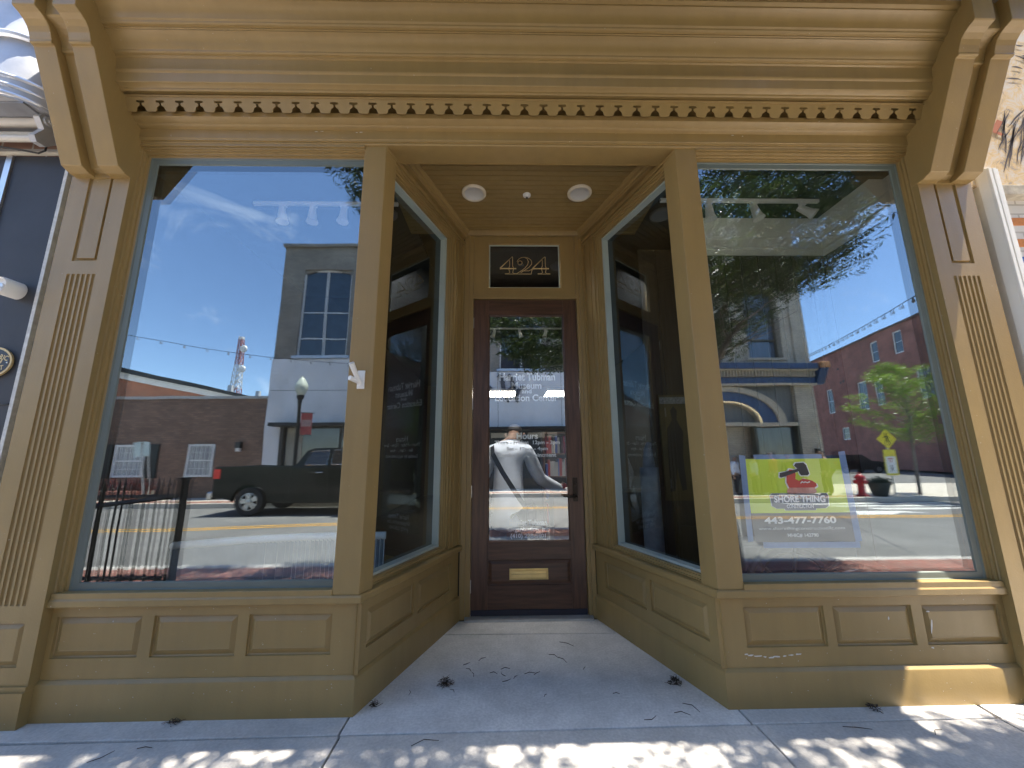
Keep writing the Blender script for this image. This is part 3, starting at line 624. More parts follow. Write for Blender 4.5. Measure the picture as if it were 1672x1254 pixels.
# ================================================================== INSIDE THE SHOP
LAMPW = mat('lamp_white', (.88, .88, .87), .35, var=.03)
def track(x0, x1, y, z, heads, label, aims):
    t = thing('track_light', label, 'track light', ((x0+x1)/2, y, z), 'track lights inside the windows')
    MB().box(x0, y-.014, z-.012, x1, y+.014, z+.016).build('track', LAMPW, t, bevel=.002)
    for i, x in enumerate(heads):
        b = MB(); b.box(x-.030, y-.016, z-.030, x+.030, y+.016, z-.012); b.tube([(x-.015, y, z-.02), (x-.015, y, z-.075), (x-.006, y, z-.085)], .007, 8)
        ax = Vector(aims[i % len(aims)]).normalized(); p = Vector((x, y, z-.082)); q = p-ax*.05
        b.tube([q, p+ax*.0, p+ax*.055, p+ax*.095], [.026, .030, .036, .050], 18)
        b.build('spot_head', LAMPW, t, smooth=True)
track(-2.185, -.93, .70, 3.54, (-1.93, -1.67, -1.40, -1.14), 'white track light with four spots against the blue sky reflection', [(.1, 0, -1), (.05, 0, -1), (.0, -.1, -1)])
track(1.35, 2.74, .60, 3.52, (1.77, 2.17, 2.60), 'white track light with three spots above the cream crown moulding', [(.05, 0, -1), (.2, -.1, -1), (.8, -.35, -.8)])
track(-.55, 1.2, 3.2, 3.62, (-.35, .0, .42, .80), 'dim track light with four spots seen through top of door glass', [(.1, -.1, -1), (.2, 0, -1)])
track(-.55, 1.2, 4.8, 3.80, (-.2, .30, .8), 'rear track light of shop seen below the other through the door', [(-.3, -.1, -1), (.3, 0, -1)])
# pleated settee
SOFA = mat('pleated_fabric', (.86, .90, .93), .8, var=.08, vscale=5)
t = thing('pleated_settee', 'low white pleated settee with long curved back standing inside left window', 'settee', (-1.6, .5, .05))
def ztop(x): return .765+.075*math.sin(max(0, min(1, (x+2.42)/1.5))*math.pi*.62)
b = MB(); N = 110; vs = []
xl, xr = -2.33, -.84
for i in range(N+1):
    x = xl+(xr-xl)*i/N; yy = .46+.10*((x+1.5)/.9)**2 + (.018 if i % 2 else -.006)+rnd.uniform(-.003, .003)
    vs += [(x, yy, .08), (x, yy, ztop(x)-.035)]
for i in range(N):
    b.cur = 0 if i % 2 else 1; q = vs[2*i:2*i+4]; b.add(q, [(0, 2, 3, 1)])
b.build('pleated_back', [SOFA, mat('pleat_shade', (.30, .36, .42), .8, var=.15)], t, recalc=False)  # every other pleat face is darker: shade of the folds put into colour
b = MB(); b.tube([(xl+(xr-xl)*i/24, .475+.10*((xl+(xr-xl)*i/24+1.5)/.9)**2, ztop(xl+(xr-xl)*i/24)-.020) for i in range(25)], .026, 10); b.build('top_roll', SOFA, t, smooth=True)
b = MB(); b.box(-2.3, .55, .30, -.95, 1.05, .42); b.build('seat', SOFA, t, bevel=.03)
# spoked wheels
def wheel(x, y, z, r, label, chrome):
    t = thing('cart_wheel', label, 'wheel', (x, y, z-r), 'wheels inside the right window')
    b = MB(); pts = [(x+r*math.cos(2*math.pi*k/40), y, z+r*math.sin(2*math.pi*k/40)) for k in range(41)]; b.tube(pts, .022, 8, caps=False); b.build('tyre', mat('grey_tyre', (.07, .075, .07), .6), t, smooth=True)
    b = MB(); b.tube([(x+(r-.06)*math.cos(2*math.pi*k/40), y-.01, z+(r-.06)*math.sin(2*math.pi*k/40)) for k in range(41)], .007, 8, caps=False); b.build('rim', STEEL if chrome else BLACK, t, smooth=True)
    b = MB()
    for k in range(6):
        a = .35+k*math.pi/3; b.tube([(x, y, z), (x+(r-.02)*math.cos(a), y, z+(r-.02)*math.sin(a))], .013, 6)
    b.tube([(x, y-.03, z), (x, y+.03, z)], .04, 12); b.build('spokes', mat('grey_wood', (.08, .085, .08), .6), t)
wheel(2.00, .50, .42, .315, 'dark spoked wheel below the green poster, left of the two', False)
wheel(2.42, .46, .27, .360, 'dark wheel with bright chrome ring right of the spoked one', True)
b = MB(); b.box(1.75, .62, .05, 2.6, .95, .70); tag(b.build('storage_box', mat('navy_box', (.01, .025, .07), .5, var=.3), bevel=.02), 'dark navy box standing behind the spoked wheels in window', 'box')
# display boards on the plank wall, seen through the right side window
t = thing('display_board', 'tall display board with dark figure on mustard ground on plank wall', 'display board', (1.50, 1.0, .95))
MB().box(1.36, .985, .98, 1.60, 1.015, 1.88).build('board', mat('mustard_board', (.11, .08, .025), .6, var=.25), t)
b = MB(); M_ = frameM((0, .983, 0), (1, 0, 0))
b.add([(1.40, 1.05, 0), (1.44, 1.06, 0), (1.47, 1.25, 0), (1.50, 1.06, 0), (1.54, 1.07, 0), (1.53, 1.35, 0), (1.55, 1.55, 0), (1.50, 1.66, 0), (1.51, 1.74, 0), (1.48, 1.78, 0), (1.45, 1.74, 0), (1.46, 1.66, 0), (1.41, 1.58, 0), (1.40, 1.3, 0)], [tuple(range(14))])
b.M = M_; b.v = [tuple(M_ @ Vector(v)) for v in b.v]; b.build('figure', mat('dark_print', (.02, .018, .016), .6), t, recalc=False)
MB().box(1.362, .980, 1.80, 1.598, .9835, 1.86).build('header_band', mat('grey_print', (.20, .20, .19), .6, var=.4, vscale=60), t)
t = thing('display_board', 'white display panel with dark map print right of mustard board', 'display board', (1.75, 1.0, .95))
MB().box(1.63, .985, .92, 1.92, 1.015, 1.95).build('board', mat('white_board', (.34, .36, .35), .6, var=.25, vscale=8), t)
MB().box(1.68, .980, 1.02, 1.86, .9835, 1.30).build('print', mat('dark_print2', (.05, .05, .05), .6, col2=(.3, .3, .28), vscale=20), t)
b = MB(); b.tube([(1.16, .8, .05), (1.16, .8, 1.26)], .075, 14); b.tube([(1.16, .8, 1.26), (1.16, .8, 1.40), (1.17, .79, 1.46)], [.05, .035, .02], 12)
tag(b.build('rolled_banner', mat('grey_roll', (.16, .17, .20), .5, var=.3, vscale=12), smooth=True), 'grey rolled banner standing upright behind right side window', 'banner')
# ceiling lamps, shelves, counter deep in the shop
EM = mat('lit_panel', (.9, .9, .85), .5, emit=((1.0, .93, .80), 11.0))
for x in (-.06, 1.42):
    t = thing('ceiling_lamp', 'lit fluorescent ceiling panel at %s deep in the shop' % ('left above the lettering' if x < 0 else 'right above the lettering'), 'ceiling lamp', (x, 7.6, 2.98), 'lit ceiling panels in the shop')
    MB().box(x-.36, 7.2, 2.98, x+.36, 8.1, 3.04).build('housing', WHITE, t); MB().box(x-.33, 7.23, 2.972, x+.33, 8.07, 2.979).build('diffuser', EM, t)
t = thing('ceiling_lamp', 'added unseen fill panel above the doorway brightening the person inside', 'ceiling lamp', (.2, 1.75, 3.89), 'lit ceiling panels in the shop')  # added fill light, kept out of sight above the door head to brighten the visitor
MB().box(-.34, 1.40, 3.90, .74, 1.74, 3.945).build('housing', WHITE, t); MB().box(-.32, 1.42, 3.892, .72, 1.72, 3.899).build('diffuser', mat('near_fill_panel', (.9, .9, .85), .5, emit=((1.0, .96, .90), 30.0)), t)
t = thing('bookshelf', 'dim wooden bookshelf with rows of books inside shop behind the door', 'bookshelf', (1.1, 4.2, .02))
b = MB()
for x in (.62, 1.75): b.box(x, 4.0, .02, x+.03, 4.35, 1.75)
for z in (.3, .66, 1.02, 1.38, 1.72): b.box(.65, 4.0, z, 1.75, 4.35, z+.025)
b.build('frame', mat('shelf_wood', (.09, .045, .03), .5), t, bevel=.003)
bc = [mat('book_%s' % n_, c) for n_, c in (('red', (.25, .03, .03)), ('cream', (.5, .46, .36)), ('blue', (.05, .08, .25)), ('grey', (.25, .25, .25)), ('wine', (.16, .02, .05)))]
b = MB()
for z in (.325, .685, 1.045, 1.405):
    x = .67
    while x < 1.70:
        wd_ = rnd.uniform(.02, .05); b.cur = rnd.randrange(5); b.box(x, 4.04, z, x+wd_-.003, 4.3, z+rnd.uniform(.18, .29)); x += wd_
        if rnd.random() < .12: x += .06
b.build('books', bc, t)
b = MB(); b.box(.60, 2.6, .02, 1.9, 3.1, .88); b.box(.56, 2.56, .88, 1.95, 3.14, .91); tag(b.build('counter', mat('counter_wood', (.14, .08, .05), .4, var=.2), bevel=.004), 'wooden counter inside the shop under the right hand of the visitor', 'counter')
b = MB(); b.box(.74, 2.66, .912, 1.05, 2.95, .93); b.box(.80, 2.70, .932, 1.0, 2.90, .95); tag(b.build('papers', WHITE2), 'small stack of white papers lying on shop counter', 'papers')

# poster taped inside the right window
PM = frameM((0, .0535, 0), (1, 0, 0))
pst = thing('taped_poster', 'lime green and dark contractor poster taped inside right window', 'poster', (1.83, .12, .85))
L_, R_, T_, B_ = 1.482, 2.092, 1.328, .842
zt = 1.006
SKEW = .03
MB(PM).add([(L_+.004, zt, .001), (R_+.004, zt, .001), (R_, T_, .001), (L_, T_, .001)], [(0, 1, 2, 3)]).build('green_field', mat('lime_print', (.60, .72, .05), .5, var=.03), pst, recalc=False)
MB(PM).add([(L_+.01, B_, .001), (R_+.012, B_, .001), (R_+.004, zt, .001), (L_+.004, zt, .001)], [(0, 1, 2, 3)]).build('dark_field', mat('charcoal_print', (.11, .11, .11), .5, var=.03), pst, recalc=False)
TAPE = mat('blue_tape', (.15, .24, .42), .6, var=.12, vscale=14)
b = MB(PM)
for q in ([(L_-.035, B_+.0, .002), (L_-.002, B_+.005, .002), (L_+.008, T_+.02, .002), (L_-.030, T_+.025, .002)][::1], [(R_+.006, B_-.005, .002), (R_+.046, B_-.0, .002), (R_+.030, T_+.045, .002), (R_-.012, T_+.04, .002)],
          [(L_+.06, T_-.002, .0023), (R_-.12, T_+.0, .0023), (R_-.12, T_+.026, .0023), (L_+.06, T_+.026, .0023)], [(L_+.055, B_-.034, .0023), (R_+.03, B_-.038, .0023), (R_+.032, B_-.004, .0023), (L_+.055, B_-.002, .0023)]):
    b.add(q, [(0, 1, 2, 3)])
b.build('blue_tape', TAPE, pst, recalc=False)
PW = mat('poster_white', (.82, .83, .80), .5, var=.02); PG = mat('poster_slate', (.14, .15, .17), .5, var=.03); PB = mat('poster_black', (.02, .02, .022), .5); PR = mat('poster_red', (.42, .045, .03), .5, var=.03)
def poly(mb, pts, d): mb.add([(p[0], p[1], d) for p in pts], [tuple(range(len(pts)))])
def grow(pts, k):
    cx = sum(p[0] for p in pts)/len(pts); cz = sum(p[1] for p in pts)/len(pts)
    return [(cx+(p[0]-cx)*(1+k)+(.004 if p[0] > cx else -.004), cz+(p[1]-cz)*(1+k)+(.004 if p[1] > cz else -.004)) for p in pts]
def PX(px, py):   # poster coordinates from fractions of the green field
    return (L_+(R_-L_)*px, zt+(T_-zt)*py)
badge = [PX(*p) for p in [(.245, .34), (.78, .34), (.795, .30), (.785, .14), (.75, .095), (.655, .09), (.65, .06), (.36, .06), (.355, .09), (.275, .095), (.235, .14), (.225, .30)]]
b = MB(PM); poly(b, grow(badge, .035), .0030); b.build('badge_outline', PW, pst, recalc=False)
b = MB(PM); poly(b, grow(badge, .012), .0034); b.build('badge_edge', PG, pst, recalc=False)
handle = [PX(*p) for p in [(.335, .67), (.345, .735), (.44, .765), (.54, .815), (.555, .775), (.45, .70), (.35, .645)]]
head_ = [PX(*p) for p in [(.50, .87), (.52, .915), (.60, .925), (.625, .88), (.645, .72), (.625, .685), (.56, .685), (.545, .72), (.535, .80)]]
arm = [PX(*p) for p in [(.415, .735), (.45, .80), (.50, .785), (.505, .70), (.495, .62), (.53, .585), (.57, .625), (.62, .61), (.665, .585), (.70, .54), (.705, .49), (.68, .46), (.42, .46), (.40, .56)]]
lower = [PX(*p) for p in [(.42, .46), (.68, .46), (.70, .38), (.66, .345), (.40, .345), (.39, .40)]]
b = MB(PM)
for q in (handle, head_, arm): poly(b, grow(q, .05), .0030)
b.build('logo_outline', PW, pst, recalc=False)
b = MB(PM); poly(b, arm, .0036); b.build('arm', PR, pst, recalc=False)
b = MB(PM); poly(b, lower, .0034); b.build('forearm', mat('poster_pink', (.62, .30, .24), .5), pst, recalc=False)
b = MB(PM); poly(b, handle, .0040); poly(b, head_, .0042); b.build('mallet', PB, pst, recalc=False)
b = MB(PM)
stroke(b, [PX(.545, .545), PX(.56, .57), PX(.575, .55), PX(.59, .565), PX(.61, .55), PX(.635, .565)], .006, .0046); b.build('knuckle_lines', PW, pst, recalc=False)
text_verts("SHORE THING", (*PX(.25, .19), *PX(.77, .315)), PM, .0044, bold=.035).build('shop_name', PW, pst, recalc=False)
text_verts("CONSTRUCTION", (*PX(.37, .085), *PX(.64, .155)), PM, .0044, bold=.03).build('shop_name', PW, pst, recalc=False)
text_verts("443-477-7760", (1.560, .944, 2.000, .985), PM, .0030, bold=.035).build('phone_number', PW, pst, recalc=False)
text_verts("www.shorethingconstructionllc.com", (1.520, .905, 2.045, .926), PM, .0030, bold=.0).build('web_address', PW, pst, recalc=False)
text_verts("MHIC# 142790", (1.690, .866, 1.878, .889), PM, .0030, bold=.03).build('licence_number', PW, pst, recalc=False)

# ================================================================== NEIGHBOURS
NAVY = mat('navy_panel', (.024, .025, .030), .6, var=.25, vscale=2.5, bump=.15, bscale=30)
nb = thing('navy_shopfront', 'dark navy panelled shopfront with white edge strip left of the bronze one', 'building', (-4.2, 0, 0))
b = MB(); b.box(-9, .0, 0, -2.975, .14, 3.385); b.build('wall_panel', NAVY, nb)
b = MB(); b.box(-9, -.008, 1.68, -2.975, .0, 1.686); b.box(-9, -.008, 1.55, -3.02, -.0, 1.56); b.build('panel_joint', BLACK, nb)
b = MB(); b.box(-2.972, -.004, 0, -2.948, .12, 3.385); b.build('edge_strip', mat('chipped_white', (.62, .62, .58), .6, col2=(.45, .44, .40), vscale=30), nb, bevel=.002)
b = MB(); b.box(-3.37, -.012, 2.2, -3.33, .0, 3.385); b.build('trim_strip', STEEL, nb)
b = MB(); b.box(-9, -.006, 0, -3.05, .0, 1.40); b.build('lower_panel', mat('near_black_panel', (.010, .010, .014), .35), nb)
BRK = brick('neighbour_brick', (.30, .17, .11), (.24, .12, .08), (.42, .38, .32))
b = MB(); b.box(-9, .02, 3.386, -2.93, .2, 9.0); b.build('brick_wall', BRK, nb)
# rounded metal hood with ribs
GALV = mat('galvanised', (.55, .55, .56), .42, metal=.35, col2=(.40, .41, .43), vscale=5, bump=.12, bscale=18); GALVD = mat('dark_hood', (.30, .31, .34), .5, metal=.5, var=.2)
def hoodpath(o_, r=.42):
    xe = -3.00+(o_-.25)*.3; pts = [(-9, -o_)]
    rr = min(r, o_); cx, cy = xe-rr, -o_+rr
    for k in range(9):
        t = -math.pi/2+math.pi/2*k/8; pts.append((cx+rr*math.cos(t), cy+rr*math.sin(t)))
    pts.append((xe, .02)); return pts
hp = [(.02, 3.62), (.62, 3.66), (.66, 3.74), (.64, 3.95), (.60, 4.25), (.54, 4.55), (.46, 4.9), (.02, 5.2)]
b = MB(); P0 = hoodpath(.001+.60)
b.path(hoodpath(.25), [(-.2, 3.60), (.03, 3.60), (.03, 3.76), (.0, 3.78), (.0, 4.06), (-.005, 4.07), (-.01, 4.40), (-.02, 4.41), (-.03, 4.80), (-.2, 5.0)]); b.build('hood', GALV, nb, smooth=30)
b = MB()
for h, z, r in ((.285, 3.625, .018), (.288, 3.685, .016), (.285, 3.75, .018), (.26, 4.08, .024), (.25, 4.42, .024), (.24, 4.76, .024)):
    b.tube([(x, y, z) for x, y in hoodpath(h)], r, 8)
b.build('hood_rib', mat('bright_rib', (.72, .73, .75), .3, metal=.6, var=.05), nb, smooth=True)
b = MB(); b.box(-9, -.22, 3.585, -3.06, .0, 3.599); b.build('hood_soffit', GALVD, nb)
# retractable awning gear under the hood
b = MB(); b.tube([(-9, -.09, 3.565), (-3.08, -.09, 3.565)], .030, 12); b.tube([(-9, -.06, 3.505), (-3.10, -.06, 3.505)], .016, 12); b.tube([(-9, -.10, 3.435), (-3.09, -.10, 3.435)], .022, 12); b.build('awning_roller', mat('cream_metal', (.55, .52, .46), .4, var=.1), nb, smooth=True)
b = MB(); b.prism([(-.02, 3.60), (-.13, 3.605), (-.15, 3.56), (-.11, 3.50), (-.15, 3.42), (-.13, 3.385), (-.08, 3.39), (-.02, 3.46)], -3.075, -3.035); b.lathe([(.034, -3.035), (.030, -3.025), (.016, -3.022), (.014, -3.015), (0, -3.014)], 20, (0, -.095, 3.565), 'x'); b.build('awning_bracket', GALV, nb, smooth=True)
b = MB(); b.box(-9, -.03, 3.39, -2.98, .0, 3.405); b.build('awning_rail', mat('rail_cream', (.50, .46, .38), .5), nb, bevel=.004)
b = MB(); b.tube([(-3.6, -.10, 3.42), (-3.4, -.08, 3.40), (-3.2, -.07, 3.375), (-3.10, -.06, 3.36), (-3.06, -.06, 3.38), (-3.06, -.06, 3.42)], .006, 6); b.build('cable', BLACK, nb)
# round lamp and oval plaque
t = thing('wall_lamp', 'white round wall lamp on dark navy panel at left edge', 'wall lamp', (-3.08, -.05, 2.40))
b = MB(); b.lathe([(.055, 0.0), (.055, -.09), (.050, -.105), (.044, -.100), (.040, -.085), (0, -.08)], 28, (-3.085, 0, 2.405), 'y'); b.build('housing', WHITE2, t, smooth=True)
b = MB(); b.lathe([(.018, -.080), (.016, -.092), (0, -.095)], 16, (-3.085, 0, 2.405), 'y'); b.build('sensor', STEEL, t, smooth=True)
t = thing('oval_plaque', 'black and gold oval plaque screwed to the navy panel', 'plaque', (-3.12, -.01, 1.84))
OM = frameM((-3.13, -.004, 1.94), (1, 0, 0))
el = lambda a, c, n=48: [(a*math.cos(2*math.pi*k/n), c*math.sin(2*math.pi*k/n)) for k in range(n)]
def ell(a, c, w0, w1):
    b = MB(OM); n = 48; e = el(a, c); b.add([(x, y, w0) for x, y in e]+[(x, y, w1) for x, y in e], [tuple(range(n, 2*n))]+[(i, (i+1) % n, n+(i+1) % n, n+i) for i in range(n)]); return b
ell(.128, .098, 0, .012).build('rim', GOLD, t); ell(.116, .086, .0, .0135).build('face', mat('plaque_black', (.012, .012, .014), .35), t)
text_verts("RIC", (.045, .030, .098, .062), OM @ Matrix.Rotation(R(-14), 4, 'Z'), .0145, bold=.02).build('lettering', GOLD, t, recalc=False)
text_verts("9", (.040, -.022, .074, .026), OM, .0145, bold=.0).build('lettering', GOLD, t, recalc=False)
text_verts("T", (.060, -.062, .082, -.034), OM @ Matrix.Rotation(R(10), 4, 'Z'), .0145, bold=.02).build('lettering', GOLD, t, recalc=False)
b = MB(OM); b.lathe([(.005, .0135), (.004, .016), (0, .0165)], 10, (.104, -.004, 0)); b.build('screw', STEEL, t)

# right neighbour
WBR = brick('white_brick', (.70, .68, .63), (.64, .62, .57), (.50, .47, .42), patch=.10)
rn = thing('mural_building', 'white painted brick wall with coloured bricks and weathered mural right of the shopfront', 'building', (4.5, 0, 0))
b = MB(); b.box(3.47, .05, 0, 9, .3, 3.13); b.build('painted_wall', WBR, rn)
b = MB(); b.prism([(3.34, -.01), (3.365, -.05), (3.372, -.045), (3.378, -.055), (3.40, -.055), (3.404, -.048), (3.410, -.055), (3.432, -.055), (3.438, -.045), (3.46, -.045), (3.468, .05), (3.34, .05)], 0, 3.31, 'z'); b.build('white_trim', mat('white_trim', (.70, .69, .66), .6, var=.05, bump=.2, bscale=40), rn, bevel=.001)
cols = {'orange': (.55, .20, .04), 'blue': (.05, .13, .42), 'green': (.12, .30, .09), 'red': (.45, .03, .04)}
spots = [(3.56, 2.93, 'orange'), (3.515, 2.765, 'orange'), (3.545, 2.63, 'blue'), (3.515, 2.555, 'green'), (3.74, 2.555, 'green'), (3.525, 2.40, 'red'), (3.75, 2.40, 'red'), (3.55, 2.19, 'blue'), (3.52, 1.95, 'orange')]
for k in cols:
    b = MB()
    for x, z, c in spots:
        if c == k: b.prism([(x-.03, z+.002), (x+.19, z+.005), (x+.188, z+.064), (x-.026, z+.060)], .046, .05, 'y')
    b.build('painted_brick', mat('paint_'+k, cols[k], .7, var=.2, vscale=20), rn)
# mural: weathered plaster with hatched dark shape
m = bpy.data.materials.new('weathered_mural'); m.use_nodes = True; t_ = m.node_tree; bs = t_.nodes['Principled BSDF']; bs.inputs['Roughness'].default_value = .8
tc = t_.nodes.new('ShaderNodeTexCoord'); n1 = t_.nodes.new('ShaderNodeTexNoise'); n1.inputs['Scale'].default_value = 9; n1.inputs['Detail'].default_value = 11; n1.inputs['Roughness'].default_value = .78; n1.inputs['Distortion'].default_value = .9
cr_ = t_.nodes.new('ShaderNodeValToRGB'); e = cr_.color_ramp.elements; e[0].position = .30; e[0].color = (.10, .08, .07, 1); e[1].position = .70; e[1].color = (.62, .55, .42, 1)
x_ = e.new(.40); x_.color = (.34, .29, .24, 1); x_ = e.new(.47); x_.color = (.60, .42, .20, 1); x_ = e.new(.58); x_.color = (.55, .50, .44, 1)
t_.links.new(tc.outputs['Object'], n1.inputs[0]); t_.links.new(n1.outputs[0], cr_.inputs[0]); t_.links.new(cr_.outputs[0], bs.inputs['Base Color'])
b = MB(); arch_ = [(3.30, 3.20)]+[(4.75-1.45*math.cos(math.pi*k/20), 3.62+1.15*math.sin(math.pi*k/20)) for k in range(21)]+[(6.2, 3.20)]
b.prism(arch_, .0, .06, 'y'); b.build('mural', m, rn)
b = MB(); MU = frameM((0, -.003, 0), (1, 0, 0)); b.M = MU
rr = random.Random(4)
def ribbon(x, z, a, L, w_, curl):
    pts = []; n = 9
    for i in range(n):
        pts.append((x, z)); x += math.cos(a)*L/n; z += math.sin(a)*L/n; a += curl/n+rr.uniform(-.16, .16)
    L_s, R_s = [], []
    for i, (px, pz) in enumerate(pts):
        q = pts[min(i+1, n-1)]; p = pts[max(i-1, 0)]; dx, dz = q[0]-p[0], q[1]-p[1]; l = math.hypot(dx, dz) or 1; ww = w_*math.sin(math.pi*(i+.4)/n)
        L_s.append((px-dz/l*ww, pz+dx/l*ww, 0)); R_s.append((px+dz/l*ww, pz-dx/l*ww, 0))
    b.add(L_s+R_s, [(i, i+1, n+i+1, n+i) for i in range(n-1)])
for k in range(42):
    t0 = rr.random(); ribbon(3.72+.34*t0+rr.uniform(-.06, .06), 3.80+.10*t0+rr.uniform(-.18, .05), -2.05+rr.uniform(-.25, .25), rr.uniform(.18, .48), rr.uniform(.002, .007), rr.uniform(-.5, .7))
for k in range(26):
    x = rr.uniform(3.75, 4.3); z = rr.uniform(4.1, 4.5); a = rr.uniform(-.4, .4); L = rr.uniform(.06, .16)
    ribbon(x, z, a, L, .008, rr.uniform(-1, 1))
b.build('mural_strokes', mat('mural_dark', (.060, .045, .045), .8), rn, recalc=False, kind='stuff')
b = MB(MU); b.add([(3.54, 3.66, 0), (3.62, 3.62, 0), (3.64, 3.635, 0), (3.60, 3.66, 0), (3.66, 3.74, 0), (3.62, 3.76, 0), (3.57, 3.69, 0)], [tuple(range(7))]); b.build('mural_patch', mat('mural_rust', (.40, .13, .06), .8), rn, recalc=False)
b = MB(); b.box(3.46, -.02, 3.13, 9, .06, 3.205); b.build('ledge', mat('ledge_stone', (.38, .34, .27), .8, var=.3, vscale=14), rn, bevel=.004)
b = MB(); b.box(3.32, .065, 3.2, 9, .3, 9.0); b.build('upper_brick_wall', brick('red_brick_upper', (.22, .07, .065), (.28, .10, .085), (.20, .15, .13)), rn)

# ================================================================== FAR SIDE OF THE STREET
FY = -12.0
def frame_window(parent, x0, x1, z0, z1, y, cols=1, rows=2, trim=WHITE, gl=None, curtain=None, side='y', t=.07):
    """sash window standing in a wall facing +y (or, with side given as matrix, any wall)"""
    M = side if isinstance(side, Matrix) else frameM((0, y, 0), (-1, 0, 0))
    s = -1 if not isinstance(side, Matrix) else 1
    a0, a1 = (min(s*x0, s*x1), max(s*x0, s*x1))
    b = MB(M); b.rings((a0, z0, a1, z1), [(0, 0), (0, .05), (t, .05), (t, -.06)])
    o = b.build('window', trim, parent)
    b = MB(M)
    for i in range(1, cols):
        u = a0+(a1-a0)*i/cols; b.box(u-.006, z0+t*.5, .0, u+.006, z1-t*.5, .02)
    for j in range(1, rows):
        v = z0+(z1-z0)*j/rows; hh = .022 if j == rows//2 else .006; b.box(a0+t*.5, v-hh, .001, a1-t*.5, v+hh, .025)
    b.build('glazing_bars', trim, o)
    b = MB(M); b.add([(a0, z0, .004), (a1, z0, .004), (a1, z1, .004), (a0, z1, .004)], [(0, 1, 2, 3)]); b.build('pane', gl, o, recalc=False)
    return o
FG = mat('far_glass', (.04, .055, .07), .05, var=.3, spec=1.0); FGC = mat('curtained_glass', (.50, .50, .50), .2, col2=(.22, .22, .24), vscale=3, stretch=(9, 9, .6), spec=.8)
FGB = mat('sky_glass', (.10, .14, .19), .04, var=.1, spec=1.0)
# brown brick building
BB = brick('brown_brick', (.21, .125, .085), (.30, .185, .125), (.16, .12, .10), bw=.24, bh=.078)
bb = thing('brown_brick_building', 'single storey brown brick building with shuttered white windows across street', 'building', (-16, FY, 0))
b = MB(); b.box(-30, -26, -.02, -8.86, FY, 3.56); b.build('wall', BB, bb)
b = MB(); b.box(-30.05, -26.05, 3.56, -8.84, FY+.05, 3.66); b.build('coping', mat('pale_coping', (.48, .47, .44), .6), bb)
frame_window(bb, -14.15, -13.04, .73, 1.88, FY, 6, 4, WHITE, FGC); frame_window(bb, -11.55, -10.58, .73, 1.88, FY, 6, 4, WHITE, FGC); frame_window(bb, -17.9, -16.8, .73, 1.88, FY, 6, 4, WHITE, FGC)
for x in (-14.62, -12.98): MB().box(x, FY, .70, x+.40, FY+.05, 1.90).build('shutter', mat('black_shutter', (.012, .014, .012), .5), bb)
b = MB(); b.box(-9.80, FY, 1.72, -9.62, FY+.16, 1.94); o = b.build('wall_light', BLACK, bb); MB().box(-9.78, FY+.02, 1.60, -9.64, FY+.14, 1.72).build('lens', WHITE2, o)
# gabled brick building further back
gb = thing('gabled_building', 'orange brick building with white fascia and dark pitched roof behind brown one', 'building', (-34, -28, 0))
GX = lambda x: 5.75+(-19.0-x)*.217
b = MB(); b.prism([(-19.3, 0), (-19.3, 5.4), (-38, 9.25), (-56.7, 5.4), (-56.7, 0)], -26.3, -44, 'y'); b.build('wall', brick('orange_brick', (.42, .15, .08), (.36, .13, .07), (.36, .26, .2)), gb)
b = MB(); b.prism([(-18.9, 5.28), (-18.9, 5.70), (-38, 9.85), (-57.1, 5.7), (-57.1, 5.28), (-38, 9.25)], -26.0, -26.28, 'y'); b.build('fascia', WHITE, gb)
b = MB(); b.prism([(-18.7, 5.62), (-18.4, 5.78), (-38, 10.35), (-57.6, 5.78), (-57.3, 5.62), (-38, 9.84)], -25.7, -44.3, 'y'); b.build('roof', mat('dark_shingle', (.05, .055, .055), .9, var=.2, vscale=3, bump=.4, bscale=8), gb)
for x in (-23.2, -20.9): MB().box(x, -30, GX(x)+.2, x+.3, -29.7, GX(x)+.75).build('roof_vent', WHITE, gb)
# lattice tower
tw = thing('lattice_tower', 'red and white lattice radio tower with two dishes against the sky', 'tower', (-43.8, -60, 0))
RED = mat('tower_red', (.42, .16, .14), .5); b = MB(); w_ = lambda z: .95-.70*(z/21.4)
for z0 in np.arange(0, 21.3, 1.05):
    z1 = min(21.4, z0+1.05); b.cur = 0 if int(z0/4.2) % 2 == 0 else 1
    c0 = [(-43.8+sx*w_(z0), -60+sy*w_(z0), z0) for sx, sy in ((-1, -1), (1, -1), (1, 1), (-1, 1))]; c1 = [(-43.8+sx*w_(z1), -60+sy*w_(z1), z1) for sx, sy in ((-1, -1), (1, -1), (1, 1), (-1, 1))]
    for k in range(4):
        b.tube([c0[k], c1[k]], .07, 4); b.tube([c0[k], c1[(k+1) % 4]], .045, 4); b.tube([c0[(k+1) % 4], c1[k]], .045, 4); b.tube([c0[k], c0[(k+1) % 4]], .045, 4)
b.build('mast', [RED, WHITE], tw)
for z, dx in ((19.2, .9), (15.75, 1.0)):
    b = MB(); b.lathe([(0, .35), (.5, .25), (.62, .0), (.60, -.02), (.35, -.18), (0, -.25)], 18, (-43.8+dx, -59.4, z), 'y'); b.build('dish', WHITE2, tw, smooth=True)
